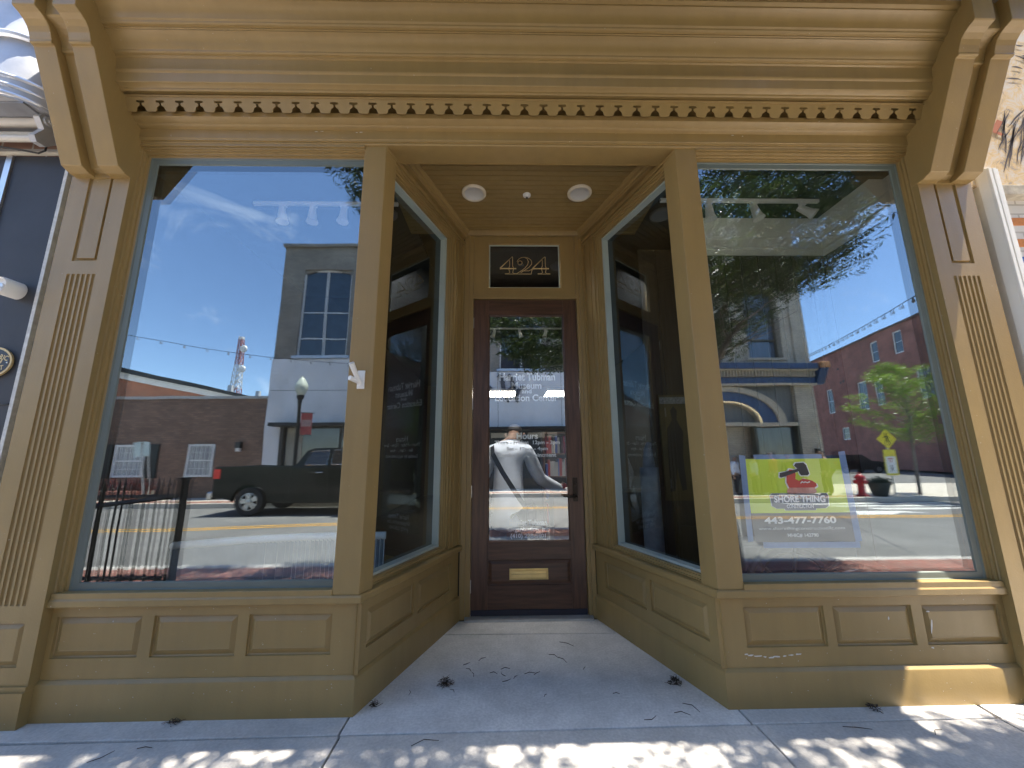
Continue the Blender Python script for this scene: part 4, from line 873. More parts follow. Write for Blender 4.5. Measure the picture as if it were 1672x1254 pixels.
# stucco building
sb = thing('stucco_building', 'pale grey stucco shop building with brick upper storey and tall windows', 'building', (-2, FY, 0))
STUC = mat('stucco', (.78, .77, .77), .85, var=.10, vscale=1.2, bump=.25, bscale=25, stretch=(1, 1, .6))
UB = brick('grey_brown_brick', (.25, .215, .175), (.32, .28, .225), (.21, .19, .165), bw=.24, bh=.078)
ops = [(-8.02+3.9*i, 5.22, -6.10+3.9*i, 8.80) for i in range(4)]
UM = frameM((0, FY, 0), (-1, 0, 0))
b = MB(UM); b.holed((-5.2, 5.12, 8.84, 9.75), [(-x1, z0, -x0, z1) for x0, z0, x1, z1 in ops], None)
for x0, z0, x1, z1 in ops: b.rings((-x1, z0, -x0, z1), [(0, 0), (0, -.25)])
b.v = b.v; b.build('upper_wall', UB, sb)
b = MB(); b.box(-8.84, -28, -.02, 5.2, FY-.26, 9.74); b.box(-8.9, FY-.3, 9.75, 5.2, FY+.10, 9.88); b.box(-8.841, FY-.27, 0, -8.78, FY-.002, 9.74); b.build('body', UB, sb)
for x0, z0, x1, z1 in ops:
    b = MB(UM); b.rings((-x1, z0, -x0, z1), [(0, -.14), (0, -.08), (.06, -.08), (.06, -.14)]); xm = -(x0+x1)/2
    for du in (-.03, .03): b.box(xm+du-.015, z0, -.14, xm+du+.015, z1, -.09)
    for zz in (5.94, 7.0): b.box(-x1, zz-.02, -.14, -x0, zz+.02, -.10)
    o = b.build('window', WHITE, sb)
    b = MB(UM); b.add([(-x1, z0, -.13), (-x0, z0, -.13), (-x0, z1, -.13), (-x1, z1, -.13)], [(0, 1, 2, 3)]); b.build('pane', FG, o, recalc=False)
    n_ = 12; b = MB(UM)
    b.prism([(-x1, z1), (-x0, z1)]+[(-x0+(x0-x1)*k/n_, z1-.0-.18*(1-math.sin(math.pi*k/n_))-.0) for k in range(n_+1)], -.12, -.07, 'z'); b.build('arched_head', UB, o)
    MB().box(x0-.12, FY-.2, z0-.10, x1+.12, FY+.10, z0).build('sill', mat('blue_sill', (.50, .60, .72), .6), o)
b = MB(); b.box(-8.86, FY-.26, 2.62, 5.2, FY+.03, 5.10); b.box(-8.86, FY-.26, -.02, -8.30, FY+.03, 2.62); b.build('stucco_front', STUC, sb)
b = MB()
for x in (-5.9, -3.1, -.3, 2.5): b.box(x, FY+.028, 2.66, x+.018, FY+.033, 5.08)
b.box(-8.8, FY+.029, 3.86, 5.2, FY+.0335, 3.88); b.build('stucco_joint', mat('joint_dark', (.16, .16, .16), .9), sb)
MB().box(-8.45, FY, 2.50, 5.1, FY+.55, 2.62).build('canopy', mat('canopy_black', (.014, .016, .018), .5), sb, bevel=.01)
b = MB(); b.box(-8.30, FY-.20, 0, -8.18, FY-.0, 2.5); b.box(5.0, FY-.20, 0, 5.2, FY, 2.5); b.box(-8.18, FY-.25, 0, 5.0, FY-.12, .45)
for x in (-5.2, -2.2, -1.2, 1.8, 4.0): b.box(x, FY-.18, .45, x+.07, FY-.06, 2.5)
b.build('shop_frame', mat('dark_bronze', (.05, .045, .04), .5), sb)
MB().box(-8.18, FY-.16, .45, 5.0, FY-.15, 2.5).build('shop_glass', FG, sb)
MB().box(-8.1, FY-.14, .45, -7.55, FY-.13, 2.48).build('shop_curtain', mat('beige_curtain', (.36, .34, .28), .8, var=.15), sb)
b = MB()
for x in (-.6, 1.0): b.box(x, FY-.14, 2.18, x+1.3, FY-.135, 2.40)
b.build('lit_sign_band', mat('pale_band', (.40, .40, .36), .6), sb)
# dark script letters on the stucco (only strokes of them are visible)
b = MB(frameM((0, FY+.12, 0), (-1, 0, 0)))
def curve_stroke(pts, wds, d):
    P = []
    n = len(pts)
    L = []; Rr_ = []
    for i in range(n):
        a = Vector(pts[max(0, i-1)]); c = Vector(pts[min(n-1, i+1)]); e = (c-a).normalized(); nn = Vector((-e.y, e.x))*wds[i]
        L.append((pts[i][0]+nn.x, pts[i][1]+nn.y)); Rr_.append((pts[i][0]-nn.x, pts[i][1]-nn.y))
    for i in range(n-1): b.prism([L[i], L[i+1], Rr_[i+1], Rr_[i]], d, d-.10, 'z')
for ox in (0.0, .42):
    curve_stroke([(.32-ox, 4.85), (.22-ox, 4.95), (.10-ox, 4.80), (.06-ox, 4.45), (-.04-ox, 4.05), (-.16-ox, 3.72)], [.02, .05, .08, .09, .08, .03], 0)
    curve_stroke([(-.16-ox, 3.72), (-.10-ox, 3.95), (-.20-ox, 4.25), (-.38-ox, 4.42), (-.52-ox, 4.38)], [.02, .07, .08, .06, .02], 0)
curve_stroke([(.62, 4.05), (.72, 4.2), (.66, 4.45), (.55, 4.35)], [.03, .08, .08, .03], 0)
b.build('sign_script', mat('script_grey', (.10, .10, .11), .5), sb)
# tan brick corner building with blue cornice and arch
tb = thing('tan_brick_building', 'tan brick corner building with blue cornice and arched shopfront', 'building', (8.5, FY, 0))
TB = brick('tan_brick', (.52, .46, .36), (.44, .38, .29), (.34, .30, .25), bw=.24, bh=.078)
CREAM = mat('cream_trim', (.46, .39, .29), .6, var=.06); BLUE = mat('blue_trim', (.028, .065, .15), .5, var=.1)
w2 = [(6.1, 5.10, 7.5, 8.0), (9.62, 5.10, 10.98, 8.0)]
b = MB(UM); b.holed((-11.98, 4.80, -5.2, 11.2), [(-c, d, -a, e_) for a, d, c, e_ in w2], None)
for a, d, c, e_ in w2: b.rings((-c, d, -a, e_), [(0, 0), (0, -.45)])
b.build('upper_wall', TB, tb)
b = MB(); b.box(5.2, -30, -.02, 11.98, FY-.46, 11.2); b.box(11.2, FY-.47, 0, 11.98, FY+.02, 4.1); b.box(5.2, FY-.47, 0, 5.7, FY+.02, 4.1); b.box(11.18, FY-.46, 4.8, 11.979, FY-.003, 11.2); b.box(11.42, FY, 4.8, 11.97, FY+.06, 11.2); b.box(8.95, FY, 4.8, 9.3, FY+.06, 11.2); b.build('brick_body', TB, tb)
for a, d, c, e_ in w2:
    b = MB(UM); b.rings((-c, d, -a, e_), [(0, -.38), (0, -.30), (.07, -.30), (.07, -.38)]); b.box(-c, 5.88, -.36, -a, 5.95, -.28); o = b.build('window', mat('olive_sash', (.09, .085, .06), .6), tb)
    b = MB(UM); b.add([(-c, d, -.35), (-a, d, -.35), (-a, e_, -.35), (-c, e_, -.35)], [(0, 1, 2, 3)]); b.build('pane', FGB, o, recalc=False)
    MB().box(a-.1, FY-.4, d-.1, c+.1, FY+.06, d).build('sill', CREAM, o)
b = MB(); b.box(5.2, FY-.2, 4.58, 12.0, FY+.42, 4.80); b.box(5.2, FY-.2, 4.06, 12.0, FY+.16, 4.30); b.build('blue_cornice', BLUE, tb, bevel=.01)
b = MB(); b.box(5.2, FY-.1, 4.52, 12.0, FY+.34, 4.579); b.box(5.2, FY-.1, 3.98, 12.0, FY+.20, 4.059)
x = 5.25
while x < 11.9: b.box(x, FY, 4.302, x+.055, FY+.28, 4.519); x += .12
b.build('dentil_band', CREAM, tb)
b = MB(); b.prism([(4.02, FY), (4.02, FY+.15), (4.60, FY+.5), (4.60, FY)], 11.98, 12.28) if False else b.prism([(FY, 4.02), (FY+.16, 4.02), (FY+.50, 4.60), (FY, 4.60)], 12.0, 12.30); b.build('end_bracket', BLUE, tb, bevel=.01)
b = MB(); b.box(11.99, FY, 4.60, 12.34, FY+.54, 4.84); b.build('bracket_block', mat('copper_block', (.50, .22, .08), .5, var=.2), tb, bevel=.03)
# arch
cx_, zc_ = 8.5, 2.58
b = MB(); b.box(5.7, FY-.30, 2.58, 11.2, FY-.2, 4.06); b.build('tympanum', mat('grey_lattice', (.16, .17, .17), .7, var=.3, vscale=14, stretch=(1, 1, 6)), tb)
def ringarc(r0, r1, d0, d1, name, mt_):
    b = MB(); n_ = 28; P = [(cx_+r1*1.16*math.cos(math.pi*k/n_), zc_+r1*.74*math.sin(math.pi*k/n_)) for k in range(n_+1)]; Q = [(cx_+r0*1.16*math.cos(math.pi*k/n_), zc_+r0*.74*math.sin(math.pi*k/n_)) for k in range(n_+1)]
    for k in range(n_): b.prism([P[k], P[k+1], Q[k+1], Q[k]], FY+d0, FY+d1, 'y')
    return b.build(name, mt_, tb)
ringarc(1.62, 1.88, -.19, .10, 'arch_moulding', CREAM); ringarc(1.12, 1.62, -.19, .02, 'arch_band', BLUE); ringarc(1.0, 1.12, -.19, .07, 'inner_arch', CREAM)
b = MB(); b.box(5.7, FY-.28, 2.44, 11.2, FY+.10, 2.58); b.build('transom_bar', CREAM, tb)
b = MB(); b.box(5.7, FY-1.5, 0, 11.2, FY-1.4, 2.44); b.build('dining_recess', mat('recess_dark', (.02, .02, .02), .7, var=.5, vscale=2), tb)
b = MB(); b.box(5.7, FY-.25, 0, 5.78, FY, 2.44); b.box(7.6, FY-.25, 0, 7.7, FY, 2.44); b.box(9.45, FY-.25, 0, 9.55, FY, 2.44); b.box(11.1, FY-.25, 0, 11.2, FY, 2.44); b.build('door_posts', mat('olive_post', (.06, .06, .04), .6), tb)
MB().box(9.55, FY-.20, 0, 11.1, FY-.19, 2.40).build('shop_glass', FG, tb)
b = MB()
rr = random.Random(9)
for k in range(46):
    a = math.pi*k/45; b.lathe([(0, -.02), (.022, 0), (0, .02)], 6, (cx_+1.06*1.16*math.cos(a), FY+.10, zc_+1.06*.74*math.sin(a)))
b.build('fairy_lights', mat('fairy_lights', (.8, .6, .35), .5, emit=((1, .75, .4), 1.2)), tb)
MB().box(11.62, FY+.02, 1.40, 11.76, FY+.14, 1.58).build('call_box', BLACK, tb)
# long red brick building beyond the cross street, seen end-on
RBm = brick('red_wall_brick', (.30, .115, .085), (.37, .15, .115), (.28, .16, .13), axis='xz', bw=.26, bh=.085, patch=.35)
P0 = Vector((36.94, -40, 0)); dW = Vector((-.25, 1, 0)).normalized()
rb = thing('red_brick_building', 'long red brick building with small white windows across the side street', 'building', (36, -40, 0))
RM = frameM(P0, dW)
RM = frameM(P0, -dW)
wins = [(7.7, 9.9, 8.75, 11.85), (10.7, 9.95, 11.75, 11.95), (-.7, 5.95, .45, 8.65), (4.75, 5.7, 6.2, 8.5), (7.3, 5.85, 8.5, 8.1), (1.15, 2.9, 2.4, 4.25), (14.0, 9.95, 15.1, 11.9), (12.5, 5.8, 13.9, 8.2)]
b = MB(RM); b.holed((-30, -.02, 10, 12.45), [(-s1, z0, -s0, z1) for s0, z0, s1, z1 in wins], None)
for s0, z0, s1, z1 in wins: b.rings((-s1, z0, -s0, z1), [(0, 0), (0, -.3)])
b.build('wall', RBm, rb)
b = MB(RM); b.box(-30, 0, -14, 10, 12.40, -.32); b.box(-30.1, 12.45, -14, 10.1, 12.62, .10); b.build('body_and_coping', mat('dark_coping', (.14, .10, .09), .7), rb)
for s0, z0, s1, z1 in wins:
    frame_window(rb, -s1, -s0, z0, z1, 0, 2 if s1-s0 > 1.1 else 1, 2, WHITE, FG, side=RM @ Matrix.Translation((0, 0, -.12)), t=.12)
    if 5 < z0 < 6: MB(RM).prism([(-s1-.1, z1), (-s0+.1, z1), (-s0+.0, z1+.16), (-(s0+s1)/2, z1+.26), (-s1-.0, z1+.16)], 0, .04, 'z').build('window_arch', RBm, rb)
b = MB(RM)
for s_, z_ in ((2.4, 8.9), (2.9, 8.95), (2.2, 10.4), (3.4, 4.75)): b.box(-s_-.14, z_, .0, -s_+.14, z_+.22, .04)
b.build('wall_vent', BLACK, rb)

# ---------------------------------------------------------------- vehicles
TYRE = mat('tyre', (.02, .02, .021), .75, var=.2); RIM = mat('alloy', (.50, .50, .50), .3, metal=.8)
CARG = mat('car_glass', (.015, .018, .02), .05, spec=.9)
def wheel_part(parent, x, y, z, r, s, w=.22):
    b = MB(); b.lathe([(r*.62, -w/2), (r*.93, -w/2), (r, -w/2+.03), (r, w/2-.03), (r*.93, w/2), (r*.62, w/2)], 28, (x, y, z), 'y', caps=False); o = b.build('wheel', TYRE, parent, smooth=True)
    b = MB(); yo = y+s*(w/2-.03)
    b.lathe([(r*.64, -.02*s), (r*.64, .02*s), (r*.57, .025*s), (r*.54, -.01*s)], 28, (x, yo, z), 'y', caps=False)
    b.lathe([(r*.17, -.02), (r*.16, .03*1), (.0, .035)], 14, (x, yo if s > 0 else yo-.035, z), 'y')
    for k in range(5):
        a = .5+2*math.pi*k/5; e = Vector((math.cos(a), 0, math.sin(a))); n_ = Vector((-e.z, 0, e.x)); c0 = Vector((x, yo, z))
        P = [c0+e*r*.10+n_*r*.12, c0+e*r*.60+n_*r*.20, c0+e*r*.60-n_*r*.20, c0+e*r*.10-n_*r*.12]
        b.add([tuple(p+Vector((0, .012*s, 0))) for p in P]+[tuple(p-Vector((0, .012*s, 0))) for p in P], [(0, 1, 2, 3), (7, 6, 5, 4), (0, 4, 5, 1), (1, 5, 6, 2), (2, 6, 7, 3), (3, 7, 4, 0)])
    b.build('rim', RIM, o, smooth=True)
    MB().lathe([(r*.55, -.01), (.0, -.012)], 24, (x, yo-s*.05, z), 'y').build('brake_disc', mat('dark_disc', (.03, .03, .03), .5), o)
def loft(parent, name, mt, secs, smooth=30, **k):
    """secs: list of (x, [(y,z)...]) cross sections, lofted"""
    b = MB(); n = len(secs[0][1]); vs = [(x, y, z) for x, P in secs for y, z in P]
    fs = [(i*n+j, i*n+(j+1) % n, (i+1)*n+(j+1) % n, (i+1)*n+j) for i in range(len(secs)-1) for j in range(n)]
    fs += [tuple(range(n)), tuple(range((len(secs)-1)*n, len(secs)*n))]
    b.add(vs, fs); return b.build(name, mt, parent, smooth=smooth, **k)
# pickup, heading +x in the far lane
GRN = mat('truck_green', (.004, .010, .009), .12, var=.08, spec=.3); CHR = mat('chrome', (.6, .6, .6), .15, metal=1)
tk = thing('pickup_truck', 'dark green pickup truck with red tail light driving along the far lane', 'pickup truck', (-5.2, -9.2, -.15))
tx, ty, tz = -7.82, -9.2, -.15     # tail x, centre y, ground z
HW = .90
def sec(zt, zb, hw, tum=.0, r=.07):
    return [(ty-hw+.04, tz+zb), (ty-hw, tz+zb+.10), (ty-hw-.01, tz+(zb+zt)*.55), (ty-hw+.015+tum, tz+zt-r), (ty-hw+.06+tum, tz+zt), (ty+hw-.06-tum, tz+zt), (ty+hw-.015-tum, tz+zt-r), (ty+hw+.01, tz+(zb+zt)*.55), (ty+hw, tz+zb+.10), (ty+hw-.04, tz+zb)]
# body sides with arches: side profile prisms per side (skin) plus inner tub
def side_profile():
    P = [(0.02, .50), (0.0, .62), (0.0, 1.20), (.04, 1.31)]
    P += [(1.98, 1.30), (2.0, 1.28), (4.55, 1.24), (5.15, 1.17), (5.32, 1.05), (5.36, .62), (5.25, .45)]
    fa = [(4.45+.46*math.cos(math.pi*k/14), .38+.44*math.sin(math.pi*k/14)) for k in range(15)]
    ra = [(.98+.46*math.cos(math.pi*k/14), .38+.44*math.sin(math.pi*k/14)) for k in range(15)]
    return P+[(4.95, .40)]+[p for p in fa]+[(3.9, .36), (1.5, .36)]+[p for p in ra]+[(.45, .44)]
b = MB()
for y0, y1 in ((ty-HW, ty-HW+.16), (ty+HW-.16, ty+HW)):
    b.prism([(tx+x, tz+z) for x, z in side_profile()], y0, y1, 'y')
b.box(tx+.05, ty-HW+.16, tz+.55, tx+.10, ty+HW-.16, tz+1.30); b.box(tx+1.9, ty-HW+.16, tz+.5, tx+1.98, ty+HW-.16, tz+1.30); b.box(tx+.10, ty-HW+.16, tz+.62, tx+1.9, ty+HW-.16, tz+.68)
b.box(tx+4.0, ty-HW+.16, tz+.45, tx+5.30, ty+HW-.16, tz+1.16); b.box(tx+1.98, ty-HW+.16, tz+.42, tx+4.0, ty+HW-.16, tz+.60)
body = b.build('body', GRN, tk, bevel=.03)
cab = [(1.98, 1.28), (2.12, 1.36), (2.35, 1.72), (2.55, 1.79), (3.45, 1.79), (3.75, 1.72), (4.35, 1.25)]
b = MB(); n_ = len(cab)
vs = []
for x, z in cab:
    k_ = max(0, (z-1.25)/.55); vs += [(tx+x, ty-HW+.02+.13*k_, tz+z), (tx+x, ty+HW-.02-.13*k_, tz+z)]
fs = [(2*i, 2*i+2, 2*i+3, 2*i+1) for i in range(n_-1)]+[tuple(2*i for i in range(n_)), tuple(2*i+1 for i in range(n_))[::-1]]
b.add(vs, fs); b.build('cab', GRN, tk, bevel=.02)
def sideglass(pts, name='side_window'):
    for s in (1, -1):
        b = MB(); P = []
        for x, z in pts:
            k_ = max(0, (z-1.25)/.55); P.append((tx+x, ty+s*(HW-.02-.13*k_+.004), tz+z))
        b.add(P, [tuple(range(len(P)))]); o = b.build(name, CARG, tk, recalc=False)
        e = MB(); e.tube([tuple(Vector(p)+Vector((0, s*.003, 0))) for p in P+[P[0]]], .009, 6); e.build('window_trim', CHR, o)
sideglass([(2.38, 1.34), (2.50, 1.70), (2.98, 1.72), (2.98, 1.33)]); sideglass([(3.10, 1.33), (3.10, 1.72), (3.46, 1.72), (3.66, 1.66), (3.98, 1.32)])
for s in (1, -1):
    MB().box(tx-.012, ty+s*(HW-.02), tz+.98, tx+.17, ty+s*(HW+.006), tz+1.24).build('tail_light', mat('tail_red', (.45, .015, .015), .2, emit=((1, .05, .03), .12)), tk, bevel=.02)
    b = MB(); b.tube([(tx+2.72, ty+s*(HW+.01), tz+1.13), (tx+2.92, ty+s*(HW+.03), tz+1.13)], .014, 6); b.tube([(tx+3.68, ty+s*(HW+.01), tz+1.13), (tx+3.88, ty+s*(HW+.03), tz+1.13)], .014, 6); b.build('door_handle', CHR, tk)
    b = MB()
    for xx in (2.02, 3.04, 4.02): b.box(tx+xx, ty+s*(HW-.003), tz+.45, tx+xx+.010, ty+s*(HW+.0015), tz+1.27)
    b.build('door_seam', BLACK, tk)
    MB().box(tx+3.70, ty+s*(HW+.0), tz+1.22, tx+3.86, ty+s*(HW+.20), tz+1.42).build('mirror', GRN, tk, bevel=.03)
    for xx in (.98, 4.45): wheel_part(tk, tx+xx, ty+s*(HW-.12), tz+.375, .375, s, .24)
MB().box(tx-.17, ty-HW+.03, tz+.42, tx-.01, ty+HW-.03, tz+.64).build('rear_bumper', CHR, tk, bevel=.04)
MB().box(tx+5.28, ty-HW+.03, tz+.40, tx+5.46, ty+HW-.03, tz+.64).build('front_bumper', CHR, tk, bevel=.04)
MB().box(tx+.5, ty-.6, tz+.30, tx+5.0, ty+.6, tz+.46).build('chassis', BLACK, tk)
for s in (1, -1): MB().box(tx+5.30, ty+s*.55, tz+.78, tx+5.37, ty+s*(HW-.03), tz+1.0).build('headlight', WHITE2, tk, bevel=.02)
# parked black estate cars
def car(x, y, z, L, label, k=1.0, col=(.012, .012, .014)):
    t = thing('parked_car', label, 'car', (x+L/2, y, z)); M_ = mat('car_black', col, .15, spec=.8)
    pr = [(0, .35), (-.02, .75), (.10, .98), (.95, 1.02), (.97, 1.03), (L-1.3, .98), (L-.2, .85), (L, .62), (L-.03, .32)]
    ra = [(L-.95+.36*math.cos(math.pi*q/12), .30+.38*math.sin(math.pi*q/12)) for q in range(13)]; rb_ = [(.85+.36*math.cos(math.pi*q/12), .30+.38*math.sin(math.pi*q/12)) for q in range(13)]
    P = pr+ra+rb_
    MB().prism([(x+a, z+c) for a, c in P], y-.88, y+.88, 'y').build('body', M_, t, bevel=.05)
    cb = [(.08, 1.0), (.35, 1.42), (.75, 1.50), (2.5, 1.48), (L-1.35, .98)]; vs = []
    for a, c in cb:
        q = (c-.98)/.5; vs += [(x+a, y-.84+.14*q, z+c), (x+a, y+.84-.14*q, z+c)]
    n_ = len(cb); b = MB(); b.add(vs, [(2*i, 2*i+2, 2*i+3, 2*i+1) for i in range(n_-1)]+[tuple(2*i for i in range(n_)), tuple(2*i+1 for i in range(n_))[::-1]]); b.build('cabin', M_, t, bevel=.03)
    for s in (1, -1):
        b = MB(); P = []
        for a, c in [(.42, 1.06), (.55, 1.38), (2.42, 1.38), (L-1.62, 1.04)]:
            q = (c-.98)/.5; P.append((x+a, y+s*(.84-.14*q+.006), z+c))
        b.add(P, [(0, 1, 2, 3)]); b.build('side_window', CARG, t, recalc=False)
        for xx in (.85, L-.95): wheel_part(t, x+xx, y+s*.78, z+.31, .31, s, .2)
        MB().box(x-.025, y+s*.6, z+.72, x+.08, y+s*.86, z+.92).build('tail_light', mat('tail_dim', (.3, .01, .01), .2), t, bevel=.02)
    return t
car(27.6, -30.6, -.17, 4.5, 'black parked car behind the standing man, in front of the red brick wall')
car(27.0, -19.5, -.17, 4.3, 'dark parked car at right edge beyond the small street tree')

# ---------------------------------------------------------------- street furniture
LY = -10.45
lp = thing('street_lamp', 'black street lamp post with white acorn globe and red banner', 'street lamp', (-6.86, LY, 0))
b = MB(); b.lathe([(.20, 0), (.20, .12), (.13, .22), (.10, .5), (.075, .62), (.062, .7), (.05, 3.15), (.07, 3.2), (.06, 3.26), (.10, 3.32), (.12, 3.40), (.10, 3.44), (0, 3.44)], 18, (-6.86, LY, 0)); b.build('post', BLACK, lp, smooth=True)
b = MB(); b.lathe([(.10, 3.44), (.16, 3.55), (.20, 3.70), (.19, 3.80), (.14, 3.90), (.11, 3.95), (.09, 4.0), (.03, 4.05), (.02, 4.10), (0, 4.12)], 22, (-6.86, LY, 0)); b.build('globe', mat('globe_glass', (.62, .66, .55), .3, var=.1), lp, smooth=True)
b = MB(); b.tube([(-6.86, LY, 2.86), (-6.36, LY, 2.84)], .012, 6); b.tube([(-6.86, LY, 2.12), (-6.36, LY, 2.10)], .012, 6); b.build('banner_arm', BLACK, lp)
b = MB(); b.box(-6.78, LY-.004, 2.13, -6.42, LY+.004, 2.84); o = b.build('banner', mat('banner_red', (.45, .05, .05), .7, col2=(.55, .12, .10), vscale=5), lp)
b = MB(); b.box(-6.76, LY+.004, 2.40, -6.44, LY+.006, 2.62); b.build('banner_print', mat('banner_pale', (.50, .30, .27), .7, var=.3, vscale=20), o)
# back of two-panel sign on twin posts
sg = thing('street_sign', 'back of a pale metal street sign with twin panels on two slim posts', 'sign', (-11.7, -10.6, 0))
b = MB(); b.tube([(-11.62, -10.6, 0), (-11.98, -10.6, 1.86)], .025, 6); b.tube([(-11.50, -10.65, 0), (-11.80, -10.65, 1.86)], .025, 6); b.build('post', STEEL, sg)
b = MB(); b.prism([(-12.22, 1.90), (-11.95, 1.94), (-11.92, 1.46), (-12.12, 1.42)], -10.56, -10.555, 'y'); b.prism([(-11.93, 1.94), (-11.72, 1.92), (-11.66, 1.48), (-11.90, 1.46)], -10.60, -10.595, 'y'); b.build('panel', mat('sign_back', (.55, .60, .57), .4, metal=.3, var=.1), sg)
# low shrubs with red leaves in a brick planter
LEAFR = leafmat('red_leaf', (.10, .012, .012), (.22, .04, .03)); LEAFG = leafmat('tree_leaf', (.055, .105, .020), (.125, .185, .035)); LEAFD = leafmat('zelkova_leaf', (.030, .062, .012), (.085, .125, .026))
def leaves(name, mt, parent, clumps, n, size, seed=1, off=(0, 0, 0), flat=.5, aspect=.38):
    """clumps: (centre, (rx,ry,rz)) ; n leaves each; one mesh of small folded leaf blades"""
    rg = np.random.default_rng(seed); C_ = []
    for c, r, k in clumps:
        p = rg.normal(size=(int(n*k), 3)); p /= np.maximum(1e-6, np.linalg.norm(p, axis=1))[:, None]; p *= (rg.random(int(n*k))**.45)[:, None]
        C_.append(p*np.array(r)+np.array(c))
    P = np.concatenate(C_); N = len(P)
    a = rg.random(N)*2*np.pi; dz = rg.normal(-.25, .45, N); d = np.stack([np.cos(a), np.sin(a), dz], 1); d /= np.linalg.norm(d, axis=1)[:, None]
    up = rg.normal(size=(N, 3))*flat+np.array([0, 0, 1]); s = np.cross(d, up); s /= np.maximum(1e-6, np.linalg.norm(s, axis=1))[:, None]
    L = (size*(.6+.8*rg.random(N)))[:, None]; W = L*aspect
    v = np.empty((N, 4, 3)); v[:, 0] = P; v[:, 1] = P+d*L*.45+s*W*.5; v[:, 2] = P+d*L; v[:, 3] = P+d*L*.45-s*W*.5
    v = v.reshape(-1, 3)
    p_ = parent
    if p_ is not None and p_ in ROOTLOC: v = v-np.array(ROOTLOC[p_])
    me = bpy.data.meshes.new(name); me.vertices.add(4*N); me.vertices.foreach_set('co', v.ravel()); me.loops.add(4*N); me.loops.foreach_set('vertex_index', np.arange(4*N, dtype=np.int32))
    me.polygons.add(N); me.polygons.foreach_set('loop_start', np.arange(0, 4*N, 4, dtype=np.int32)); me.polygons.foreach_set('loop_total', np.full(N, 4, dtype=np.int32)); me.update(); me.validate()
    me.materials.append(mt); o = bpy.data.objects.new(name, me); COL.objects.link(o)
    if parent is not None: o.parent = parent
    return o
sh = thing('planter_bed', 'brick planter with low dark red shrubs against the brown brick wall', 'planter', (-13.6, -11.5, 0))
MB().box(-15.4, -11.75, 0, -12.3, -11.25, .30).build('planter_box', RB, sh, bevel=.01)
leaves('foliage', LEAFR, sh, [((-15.1+.3*i+rnd.uniform(-.05, .05), -11.5+rnd.uniform(-.1, .1), .48+rnd.uniform(-.05, .08)), (.24, .22, .22), 1) for i in range(10)], 160, .07, 5)
# hydrant
HR = mat('hydrant_red', (.36, .018, .022), .35, var=.2, vscale=12)
hx, hy = 11.85, -10.5
hd = thing('fire_hydrant', 'red fire hydrant on the far kerb beside the planter pot', 'fire hydrant', (hx, hy, 0))
b = MB(); b.lathe([(.17, 0), (.17, .05), (.12, .06), (.105, .10), (.10, .42), (.125, .44), (.125, .48), (.115, .50), (.115, .56), (.15, .58), (.15, .61), (.12, .66), (.07, .71), (.03, .73), (.03, .77), (0, .77)], 20, (hx, hy, 0)); b.build('barrel', HR, hd, smooth=True)
for e in ((1, 0), (-1, 0), (0, 1)):
    b = MB(); b.tube([(hx+e[0]*.08, hy+e[1]*.08, .47), (hx+e[0]*.17, hy+e[1]*.17, .47), (hx+e[0]*.18, hy+e[1]*.18, .47), (hx+e[0]*.21, hy+e[1]*.21, .47)], [.055, .055, .07, .05], 12); b.build('nozzle_cap', HR, hd, smooth=True)
# plant pot
pp = thing('plant_pot', 'dark round plant pot with low green plants between hydrant and crossing sign', 'plant pot', (12.5, -10.55, 0))
b = MB(); b.lathe([(.17, 0), (.20, .05), (.28, .36), (.31, .40), (.31, .44), (.27, .44), (.26, .38), (0, .37)], 22, (12.5, -10.55, 0)); b.build('pot', mat('pot_dark', (.022, .028, .022), .6, var=.3), pp, smooth=True)
leaves('plants', leafmat('pot_leaf', (.02, .05, .02), (.05, .08, .03)), pp, [((12.5, -10.55, .48), (.30, .30, .12), 1)], 500, .10, 6)
# crossing sign
sx, sy = 12.98, -10.55
cs = thing('crossing_sign', 'yellow green diamond pedestrian crossing sign with yield plate on a post', 'sign', (sx, sy, 0))
b = MB(); b.tube([(sx, sy, 0), (sx, sy, 2.1)], .028, 8); b.build('post', STEEL, cs)
SGM = frameM((sx, sy+.04, 0), (-1, 0, 0)); YG = mat('fluorescent_yellow', (.80, .66, .02), .5, var=.03); SBK = mat('sign_black', (.015, .015, .015), .6)
b = MB(SGM); b.prism([(0, 1.52), (.34, 1.86), (0, 2.20), (-.34, 1.86)], 0, .004, 'z'); b.prism([(-.20, 1.34), (.20, 1.34), (.20, 1.50), (-.20, 1.50)], 0, .004, 'z'); b.prism([(-.21, .66), (.21, .66), (.21, 1.335), (-.21, 1.335)], -.004, .001, 'z'); b.build('yellow_panel', YG, cs)
b = MB(SGM); b.prism([(-.165, .72), (.165, .72), (.165, 1.27), (-.165, 1.27)], .001, .004, 'z'); b.build('white_plate', WHITE2, cs)
b = MB(SGM)
w_ = .006
def q4(pts, d=w_): b.add([(p[0], p[1], d) for p in pts], [tuple(range(len(pts)))])
q4([(.02+.035*math.cos(k*.785), 2.035+.035*math.sin(k*.785)) for k in range(8)])
q4([(-.02, 2.0), (.05, 1.985), (.03, 1.87), (-.03, 1.87)]); q4([(.03, 1.98), (.13, 1.92), (.12, 1.90), (.03, 1.94)]); q4([(-.02, 1.98), (-.10, 1.90), (-.085, 1.885), (-.01, 1.94)])
q4([(-.03, 1.88), (.01, 1.88), (-.06, 1.68), (-.10, 1.69)]); q4([(.0, 1.88), (.035, 1.87), (.10, 1.70), (.065, 1.69)])
for k in (-.10, -.03, .04, .11): q4([(k-.02, 1.64), (k+.015, 1.64), (k+.015, 1.67), (k-.02, 1.67)])
b.build('walking_figure', SBK, cs, recalc=False)
